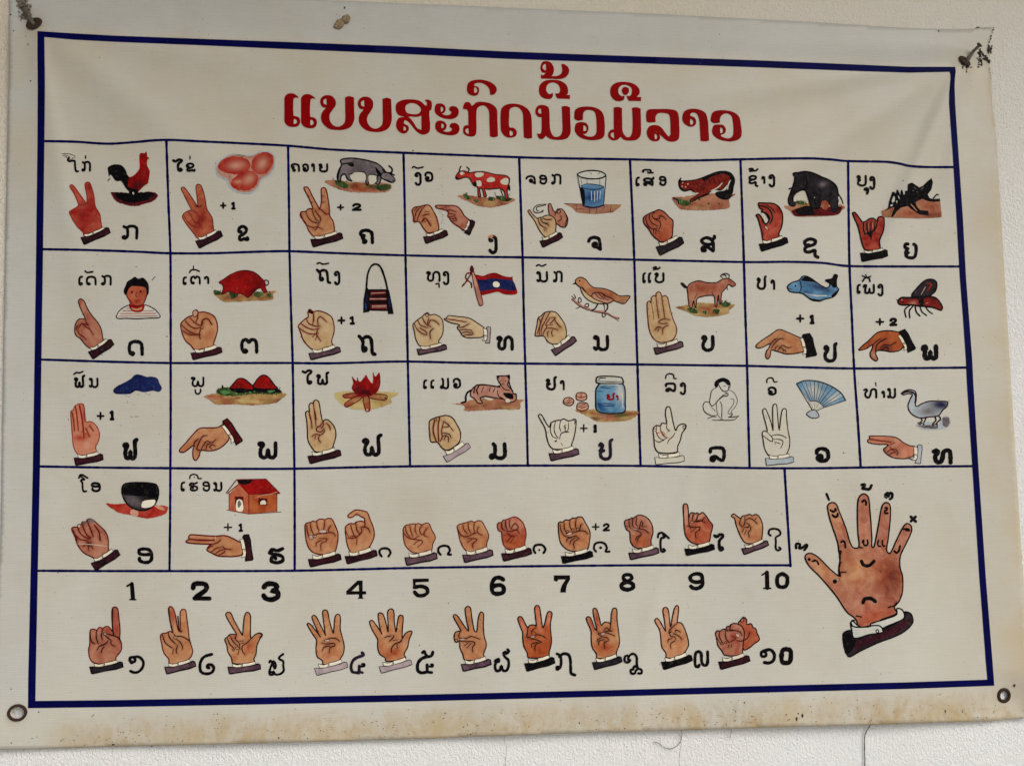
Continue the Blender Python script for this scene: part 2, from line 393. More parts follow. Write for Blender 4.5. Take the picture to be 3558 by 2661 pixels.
GLY = {
 'k': "16 84 6 92 14 100 28 96 36 80 36 12|12 4 22 12 36 12 50 2 80 4 96 20 96 100",
 'kh': "34 38 20 42 12 30 16 14 50 0 84 14 84 38 52 58 26 68 18 84 28 98 50 94 70 90 100 96 98 82",
 'kv': "30 86 28 96 42 98 46 86 34 76 18 60 34 44 10 40 8 14 48 0 86 14 94 40 96 100",
 'ng': "38 24 22 26 8 16 24 2 60 0 86 12 92 34 90 84 66 100 30 98 10 86",
 'ch': "2 32 14 10 48 0 82 12 92 44 96 98|96 98 72 82 42 72 40 54 60 48 64 64",
 'o': "88 40 40 42 10 30 14 8 48 0 84 10 96 34 96 76 76 97 40 98 14 84 14 68",
 'v': "4 36 10 12 44 0 84 14 96 46 92 84 60 100 24 96 10 76 22 58 42 60 42 78 28 80",
 'y': "12 22 4 12 16 2 30 16 22 34 10 46 20 50 34 46|20 50 12 66 16 88 46 100 82 96 96 78 96 2",
 's': "90 50 50 56 14 44 8 24 42 10 76 22 90 50 90 98|90 98 62 80 32 68 10 78 12 96 30 97 30 84|98 0 98 12 78 24",
 'x': "38 38 18 40 12 18 48 2 84 12 82 32 58 42|58 42 30 48 12 62 18 80 48 82 82 72 84 104 104 116",
 'd': "26 86 36 92 28 100 14 92 6 62 10 22 24 6 54 0 86 12 94 40 96 100",
 't': "26 84 36 92 26 100 12 88 6 50 12 12 34 2 50 22 64 2 86 8 94 34 96 100",
 'th': "0 0 12 12 24 30 22 66 30 80 44 74 40 62 28 64|22 14 48 2 72 12 80 50 84 92 100 98",
 'tt': "14 20 4 10 14 2 26 14 14 40 12 80 28 98 46 88 50 60 52 20 70 0 90 12 96 40 96 100",
 'n': "14 18 4 8 14 2 28 14 30 88|4 86 14 98 32 88 54 100 84 96 96 76 94 2",
 'b': "16 22 4 12 14 2 30 12 26 30 10 48 8 80 34 100 74 98 96 78 96 2",
 'p': "14 34 4 26 14 16 28 26 24 42 8 58 8 84 36 100 76 98 94 80 94 10 104 0",
 'ph': "14 18 4 8 16 2 28 14 14 44 14 84 30 98 46 90 54 44 62 90 78 98 94 84 96 2",
 'f': "4 22 10 4 24 8 18 40 18 88 34 98 50 88 54 46 58 88 76 98 92 88 92 0",
 'fs': "14 38 4 30 14 22 28 32 14 56 14 88 30 98 46 92 52 60 60 92 76 98 92 86 90 8 104 0",
 'm': "22 2 32 16 30 82 16 98 4 90 12 80 30 84 50 98 80 98 96 80 94 2",
 'ys': "16 32 6 28 14 20 28 28 22 44 8 56 20 60 38 56|20 60 10 72 18 90 46 100 78 96 92 80 90 8 104 0",
 'l': "4 34 8 8 50 0 86 6 96 30 94 82 84 98 62 88 36 68 12 76 12 96 30 97 30 84",
 'h': "6 10 20 2 28 16 14 48 20 90 42 98 54 60 60 14 78 0 94 10 98 100",
 'r': "4 32 22 8 60 16 96 2|22 10 16 36 60 44 94 58 96 86 56 100 20 90 18 68 38 58 48 72",
 'e': "90 0 34 8 16 40 18 90 52 100 84 90 62 80",
 'ai': "0 10 26 18 60 4 92 6 96 16 58 40 54 60 58 90 76 100 96 92 82 82",
 'aa': "10 26 24 22 4 14 30 0 70 2 90 22 94 100",
 'ii': "10 60 2 40 12 8 46 0 78 16 76 70 56 84|56 84 100 84",
 'to2': "8 20 26 4 50 20 44 56 20 78 10 92 40 76 80 66 100 20",
 'plus': "50 0 50 100|0 52 100 52", 'n1': "16 18 64 2 64 6|64 4 70 98|20 100 100 100",
 'n2': "12 26 30 6 66 2 90 20 80 44 40 68 10 92|10 94 96 92",
}
GLY = {k: [[tuple(map(float, s.split()[i:i+2])) for i in range(0, len(s.split()), 2)] for s in v.split('|')] for k, v in GLY.items()}
TILE = {'A1': (140,475), 'A2': (990,495), 'A3': (1790,520), 'A4': (2540,540), 'B1': (140,865), 'B2': (990,865), 'B3': (1800,880),
 'B4': (2560,900), 'C1': (140,1240), 'C2': (1000,1240), 'C3': (1810,1240), 'C4': (2580,1240), 'D1': (140,1600), 'D2': (1000,1600),
 'D3': (1880,1600), 'D4': (2680,1620), 'E1': (270,1960), 'E2': (1040,1960), 'E3': (1900,1960), 'T1': (960,190), 'T2': (1760,190)}
def cuff(x0, y0, x1, y1, ws, wc, S, ln):
    dx, dy = x1 - x0, y1 - y0; L = math.hypot(dx, dy); ux, uy = dx / L, dy / L; nx, ny = uy, -ux
    if True:                                  # n points towards the hand
        P = lambda a, b: (x0 + ux * a * L + nx * b, y0 + uy * a * L + ny * b)
    sl = [P(-0.01, 2), P(0.2, -6), P(0.45, -5), P(0.8, 1), P(0.95, 11), P(1.02, 2), P(1.03, -ws * 0.70), P(0.8, -ws * 0.92), P(0.45, -ws * 0.98), P(0.05, -ws * 1.16), P(0.02, -ws * 1.10)]
    wl_ = [P(0.13, wc * 1.0), P(0.15, -2), P(0.28, -9), P(0.44, -8), P(0.45, wc * 0.62), P(0.28, wc * 0.52)]
    wr_ = [P(0.47, wc * 0.78), P(0.46, -6), P(0.66, -3), P(0.87, 7), P(0.86, wc * 1.15), P(0.66, wc * 0.85)]
    ki = 'K' if S not in 'wv' else 'n'; w1 = 12 if S not in 'wvL' else 7
    return [('fill', S, sl), ('line', ki, ribbon(sl, w1, True)), ('fill', 'W', wl_), ('fill', 'W', wr_),
            ('line', ki, ribbon(wl_, 6.5, True)), ('line', ki, ribbon(wr_, 6.5, True)), ('fill', 'W', disc(*P(0.435, 1), 5)), ('line', ki, ribbon(disc(*P(0.435, 1), 7), 4.5, True))]
def parse(txt):
    drawings = []; tile = None; cur = None
    for ln in txt.strip().split('\n'):
        if not ln: continue
        if ln[0] == '@': tile = ln[1:3]; continue
        if ln[0] == '#':
            nm, lab = ln[1:].split('|'); cur = (nm, lab, tile, []); drawings.append(cur); continue
        cur[3].append(ln.split())
    return drawings
def pts_of(a): a = list(map(float, a)); return [(a[i], a[i + 1]) for i in range(0, len(a), 2)]
BLOTS = []; HALO = []
RAG = set('eSEyGfzavH')
LW = 1.55
def shapes(ops, soft=False):
    """list of (colour key or None, polygon) in painting order, in tile units"""
    out = []
    def add(kind, col, data):
        if kind == 'fill': out.append((col, data))
        else:
            for q in data: out.append((col, q))
    for o in ops:
        c = o[0]
        if c == 'b' or (c == 'f' and soft and o[1] not in 'WKnwH'): BLOTS.append((o[1], pts_of(o[2:]), None))
        elif c == 'f' and soft and o[1] == 'W':
            p = crom(pts_of(o[2:]), True); add('fill', 'u', p); add('line', 'n', ribbon(p, 4.5, True))
        elif c in 'fF' and o[1] in RAG and not soft:
            p = crom(pts_of(o[2:]), True) if c == 'f' else pts_of(o[2:])
            q = []
            for i in range(len(p)):
                a, b_ = p[i], p[(i + 1) % len(p)]; L = math.hypot(b_[0] - a[0], b_[1] - a[1]); n = max(1, int(L / 9))
                for k in range(n):
                    x, y = a[0] + (b_[0] - a[0]) * k / n, a[1] + (b_[1] - a[1]) * k / n; am = 6.0 if c == 'f' else 1.5
                    q.append((x + am * noise.noise(Vector((x / 14, y / 14, 2.0))) + random.uniform(-1, 1) * am * 0.3, y + am * noise.noise(Vector((x / 14, y / 14, 7.0))) + random.uniform(-1, 1) * am * 0.3))
            add('fill', o[1], q)
            P0 = pts_of(o[2:]); xa, xb = min(a[0] for a in P0), max(a[0] for a in P0); ya, yb = min(a[1] for a in P0), max(a[1] for a in P0)
            if o[1] == 'G' and c == 'f':                 # blades of grass standing out of the tuft
                for k in range(int((xb - xa) / 9)):
                    x = random.uniform(xa, xb); y = random.uniform(ya + (yb - ya) * 0.3, yb); h = random.uniform(12, 30); l = random.uniform(-9, 9)
                    add('line', random.choice('GGb'), ribbon([(x, y), (x + l * 0.4, y - h * 0.6), (x + l, y - h)], 5.0))
            elif o[1] in 'eSEy' and xb - xa > 120:       # uneven washes of earth
                for k in range(int((xb - xa) / 55)):
                    x = random.uniform(xa + 20, xb - 20); y = random.uniform(ya, yb); r = random.uniform(12, 38)
                    BLOTS.append((random.choice({'e': 'EfSe', 'E': 'feG', 'S': 'fEy', 'y': 'SSy'}[o[1]]), [(x - r * 1.8, y), (x, y - r * 0.5), (x + r * 1.8, y), (x, y + r * 0.5)], 'eSEyf'))
        elif c == 'f': add('fill', o[1], crom(pts_of(o[2:]), True))
        elif c == 'F': add('fill', o[1], pts_of(o[2:]))
        elif c == 'e': add('fill', None, crom(pts_of(o[1:]), True))
        elif c == 'o':
            p = crom(pts_of(o[4:]), True); add('fill', o[1], p); add('line', o[2], ribbon(p, float(o[3]) * LW, True))
        elif c == 's':
            w = float(o[2])
            if soft and o[1] in 'rnmzK' and w < 10: HALO.extend(crom(pts_of(o[3:]), False))
            add('line', o[1], ribbon(crom(pts_of(o[3:]), False), w * (LW if w < 9 else 1.2), False, 0.35 if w < 8 else 0.0))
        elif c == 'l':
            p = pts_of(o[3:])
            for i in range(len(p) - 1): add('line', o[1], ribbon([p[i], p[i + 1]], float(o[2])))
        elif c == 'c': add('line', o[1], ribbon(crom(pts_of(o[3:]), True), float(o[2]) * LW, True))
        elif c == 'd':
            for x, y in pts_of(o[3:]): add('fill', o[1], disc(x, y, float(o[2]), 10))
        elif c == 'k':
            for k, col, d in cuff(*map(float, o[3:9]), o[1], o[2]): add(k, col, d)
        elif c == 'g':
            w = float(o[3]) * 1.36; x0, y0, x1, y1 = map(float, o[4:8]); st = GLY[o[1]]
            if y1 - y0 > 110: w *= 1.12
            ax = [p[0] for s in st for p in s]; ay = [p[1] for s in st for p in s]
            a0, a1, b0, b1 = min(ax), max(ax), min(ay), max(ay); h = w / 2
            for s in st:
                p = [(x0 + h + (q[0] - a0) / (a1 - a0) * (x1 - x0 - w), y0 + h + (q[1] - b0) / (b1 - b0) * (y1 - y0 - w)) for q in s]
                add('line', o[2], ribbon(crom(p, False, 5), w))
    return out
def print_part(name, polys, extra, mat, label=None, grid=24.0, kind=None, blots=(), halo=(), parent=None):
    """lay the polygons (design units, painter's order) on the cloth as one sheet without overlaps"""
    co = []; edges = []; rings = []
    for col, p in polys:
        q = [p[0]]
        for a in p[1:]:
            if abs(a[0] - q[-1][0]) + abs(a[1] - q[-1][1]) > 0.05: q.append(a)
        if len(q) > 2 and abs(q[0][0] - q[-1][0]) + abs(q[0][1] - q[-1][1]) <= 0.05: q.pop()
        if len(q) < 3: continue
        s = len(co); n = len(q); co += [Vector(a) for a in q]; edges += [(s + i, s + (i + 1) % n) for i in range(n)]; rings.append((col, q))
    xs = [c.x for c in co]; ys = [c.y for c in co]
    x = min(xs) + grid * 0.37
    while x < max(xs):
        y = min(ys) + grid * 0.41
        while y < max(ys): co.append(Vector((x, y))); y += grid
        x += grid
    v, e, f, ov, oe, of = delaunay_2d_cdt(co, edges, [], 0, 1e-3, False)
    V = np.array([(p[0], p[1]) for p in v]); F = np.array([tuple(t) for t in f]); cen = V[F].mean(axis=1)
    top = np.full(len(F), -1)
    for k, (col, q) in enumerate(rings):          # the last ring painted over a triangle gives its ink
        Q = np.array(q); m = np.nonzero((cen[:, 0] > Q[:, 0].min()) & (cen[:, 0] < Q[:, 0].max()) & (cen[:, 1] > Q[:, 1].min()) & (cen[:, 1] < Q[:, 1].max()))[0]
        if not len(m): continue
        cx, cy = cen[m, 0][:, None], cen[m, 1][:, None]; R = np.roll(Q, -1, axis=0)
        x0, y0, x1, y1 = Q[:, 0][None], Q[:, 1][None], R[:, 0][None], R[:, 1][None]
        side = (x1 - x0) * (cy - y0) - (cx - x0) * (y1 - y0)
        wnd = ((y0 <= cy) & (y1 > cy) & (side > 0)).sum(1).astype(int) - ((y0 > cy) & (y1 <= cy) & (side < 0)).sum(1)
        top[m[wnd != 0]] = k
    ff = []; fc = []
    for i in np.nonzero(top >= 0)[0]:
        col = rings[top[i]][0]
        if col is None: continue
        ff.append(tuple(int(k) for k in F[i])); fc.append(col)
    used = sorted({i for fa in ff for i in fa}); rm = {a: b for b, a in enumerate(used)}
    P = [tuple(on_cloth(v[i][0], v[i][1], extra) - OFF) for i in used]
    ff2 = []
    for fa in ff:
        a, b, c = P[rm[fa[0]]], P[rm[fa[1]]], P[rm[fa[2]]]
        ny = (b[2] - a[2]) * (c[0] - a[0]) - (b[0] - a[0]) * (c[2] - a[2])
        t = tuple(rm[k] for k in fa); ff2.append(t if ny < 0 else t[::-1])
    me = bpy.data.meshes.new(name); me.from_pydata(P, [], ff2)
    # soft washes of a second ink, fading outwards from their middle
    W = []
    VV = V[used] if len(used) else V
    for col, p, only in blots:
        A = np.array(p); mu = A.mean(0); cv = np.cov((A - mu).T) + np.eye(2) * 0.5; iv = np.linalg.inv(cv)
        d = VV - mu; m2 = np.einsum('ij,jk,ik->i', d, iv, d) / 2.0
        W.append((col, np.exp(-m2 * 1.1) * 0.92, only))
    if halo:
        Hh = np.array(halo); dd = np.full(len(VV), 1e9)
        for hx, hy in Hh: dd = np.minimum(dd, (VV[:, 0] - hx) ** 2 + (VV[:, 1] - hy) ** 2)
        W.append(('f', 0.62 * np.exp(-dd / 4.6 ** 2), None))
    idx = np.array(ff2).reshape(-1); fcol = np.repeat(np.array(fc), 3)
    hard = np.isin(fcol, list('KWBTnrmVULzZNwg'))
    for an, k in (('ink', 0), ('ink_b', 1)):
        at = me.color_attributes.new(an, 'FLOAT_COLOR', 'CORNER')
        base = np.array([PALA[c][k] for c in fcol])
        for col, w, only in W:
            ww = np.where(hard if only is None else ~np.isin(fcol, list(only)), 0.0, w[idx])[:, None]; base = base * (1 - ww) + np.array(PALA[col][k])[None] * ww
        at.data.foreach_set('color', np.hstack([base, np.ones((len(base), 1))]).astype(np.float32).reshape(-1))
    me.polygons.foreach_set('use_smooth', [True] * len(me.polygons))
    o = link(name, me, mat, parent or banner)
    if label: o['label'] = label
    if kind: o['kind'] = kind
    return o
LAY = [0]
def layer():
    LAY[0] += 1; return 0.00036 + (LAY[0] % 7) * 0.00003

# frame and rules
FO = [(130,109),(240,116),(400,125),(700,136),(1000,147),(1400,162),(1760,180),(2024,190),(2645,211),(3000,226),(3158,233),(3319,233),(3321,248),(3318,275),(3317,305),(3319,360),(3331,540),(3346,760),(3357,970),(3367,1100),(3378,1245),(3382,1330),(3401,1640),(3425,2000),(3449,2300),(3455,2381),
      (3158,2392),(2600,2406),(2100,2419),(1458,2435),(900,2446),(400,2455),(97,2459),(98,2361),(106,2000),(114,1620),(120,1240),(125,905),(130,500),(131,300),(130,200)]
FI = [(154,129),(250,138),(400,146),(700,158),(1000,171),(1400,188),(1760,205),(2024,214),(2645,235),(3000,248),(3158,253),(3300,250),(3303,262),(3303,275),(3299,320),(3298,360),(3311,540),(3324,760),(3335,960),(3346,1100),(3356,1245),(3360,1330),(3380,1640),(3403,2000),(3426,2300),(3431,2360),
      (3158,2369),(2600,2383),(2100,2397),(1458,2412),(900,2422),(400,2431),(123,2434),(124,2361),(131,2000),(139,1620),(144,1240),(149,905),(154,500),(156,300),(155,200)]
fr = []
def dens(a, b, n): return [(a[0] + (b[0] - a[0]) * t / n, a[1] + (b[1] - a[1]) * t / n) for t in range(n + 1)]
for i in range(len(FO)):
    j = (i + 1) % len(FO); n_ = max(1, int(math.hypot(FO[j][0] - FO[i][0], FO[j][1] - FO[i][1]) / 11)); A_, B_ = dens(FO[i], FO[j], n_), dens(FI[i], FI[j], n_)
    for k in range(n_): fr.append(('B', [A_[k], A_[k+1], B_[k+1], B_[k]]))
print_part('border_frame', fr, 0.00042, SOLID, 'thick dark blue rectangular frame', 11.0)
HL = [[(154,491),(260,493),(372,500),(460,495),(540,488),(600,487),(660,490),(830,498),(1000,507),(1150,520),(1390,531),(1620,540),(1870,549),(2170,554),(2390,558),(2540,555),(2680,552),(2820,551),(2890,555),(2940,560),(3080,563),(3125,569),(3160,577),(3220,581),(3313,581)],
      [(148,866),(300,869),(480,875),(580,880),(740,880),(860,876),(1000,873),(1150,879),(1390,887),(1620,892),(1860,895),(2230,903),(2500,909),(2620,911),(2740,910),(2860,914),(2940,924),(3100,926),(3334,926)],
      [(143,1249),(360,1256),(580,1261),(800,1261),(1000,1261),(1150,1262),(1390,1256),(1600,1260),(1820,1263),(2200,1266),(2440,1269),(2596,1271),(2780,1276),(2960,1280),(3150,1279),(3358,1277)],
      [(138,1620),(360,1624),(580,1626),(800,1628),(1010,1628),(1200,1624),(1400,1620),(1640,1618),(1880,1617),(2210,1618),(2410,1622),(2640,1626),(2850,1626),(2980,1624),(3180,1621),(3380,1619)],
      [(131,1982),(360,1983),(580,1983),(800,1983),(1016,1982),(1200,1978),(1400,1973),(1640,1969),(1880,1966),(2240,1963),(2500,1963),(2748,1963)]]
VL = [[(578,490),(585,700),(592,880),(593,1100),(593,1260),(593,1450),(592,1626),(591,1800),(589,1983)],
      [(1001,507),(1004,700),(1006,873),(1011,1070),(1017,1261),(1020,1450),(1023,1628),(1024,1800),(1024,1982)],
      [(1402,531),(1406,700),(1409,887),(1413,1070),(1417,1256),(1421,1440),(1425,1620)],
      [(1804,547),(1810,720),(1816,895),(1820,1080),(1825,1263),(1830,1440),(1834,1617)],
      [(2189,554),(2197,730),(2204,903),(2209,1080),(2215,1266),(2220,1440),(2226,1618)],
      [(2573,556),(2579,730),(2585,910),(2590,1090),(2596,1272),(2600,1450),(2605,1626)],
      [(2947,561),(2949,740),(2952,925),(2960,1100),(2968,1280),(2980,1450),(2991,1624)],
      [(2726,1626),(2736,1790),(2747,1966)]]
for i, l in enumerate(HL): print_part('rule_line', [('B', q) for q in ribbon(crom(l, False, 22), 8.3)], 0.00028, SOLID, grid=4000)
for i, l in enumerate(VL): print_part('rule_line', [('B', q) for q in ribbon(crom(l, False, 22), 8.5)], 0.00031, SOLID, grid=4000)
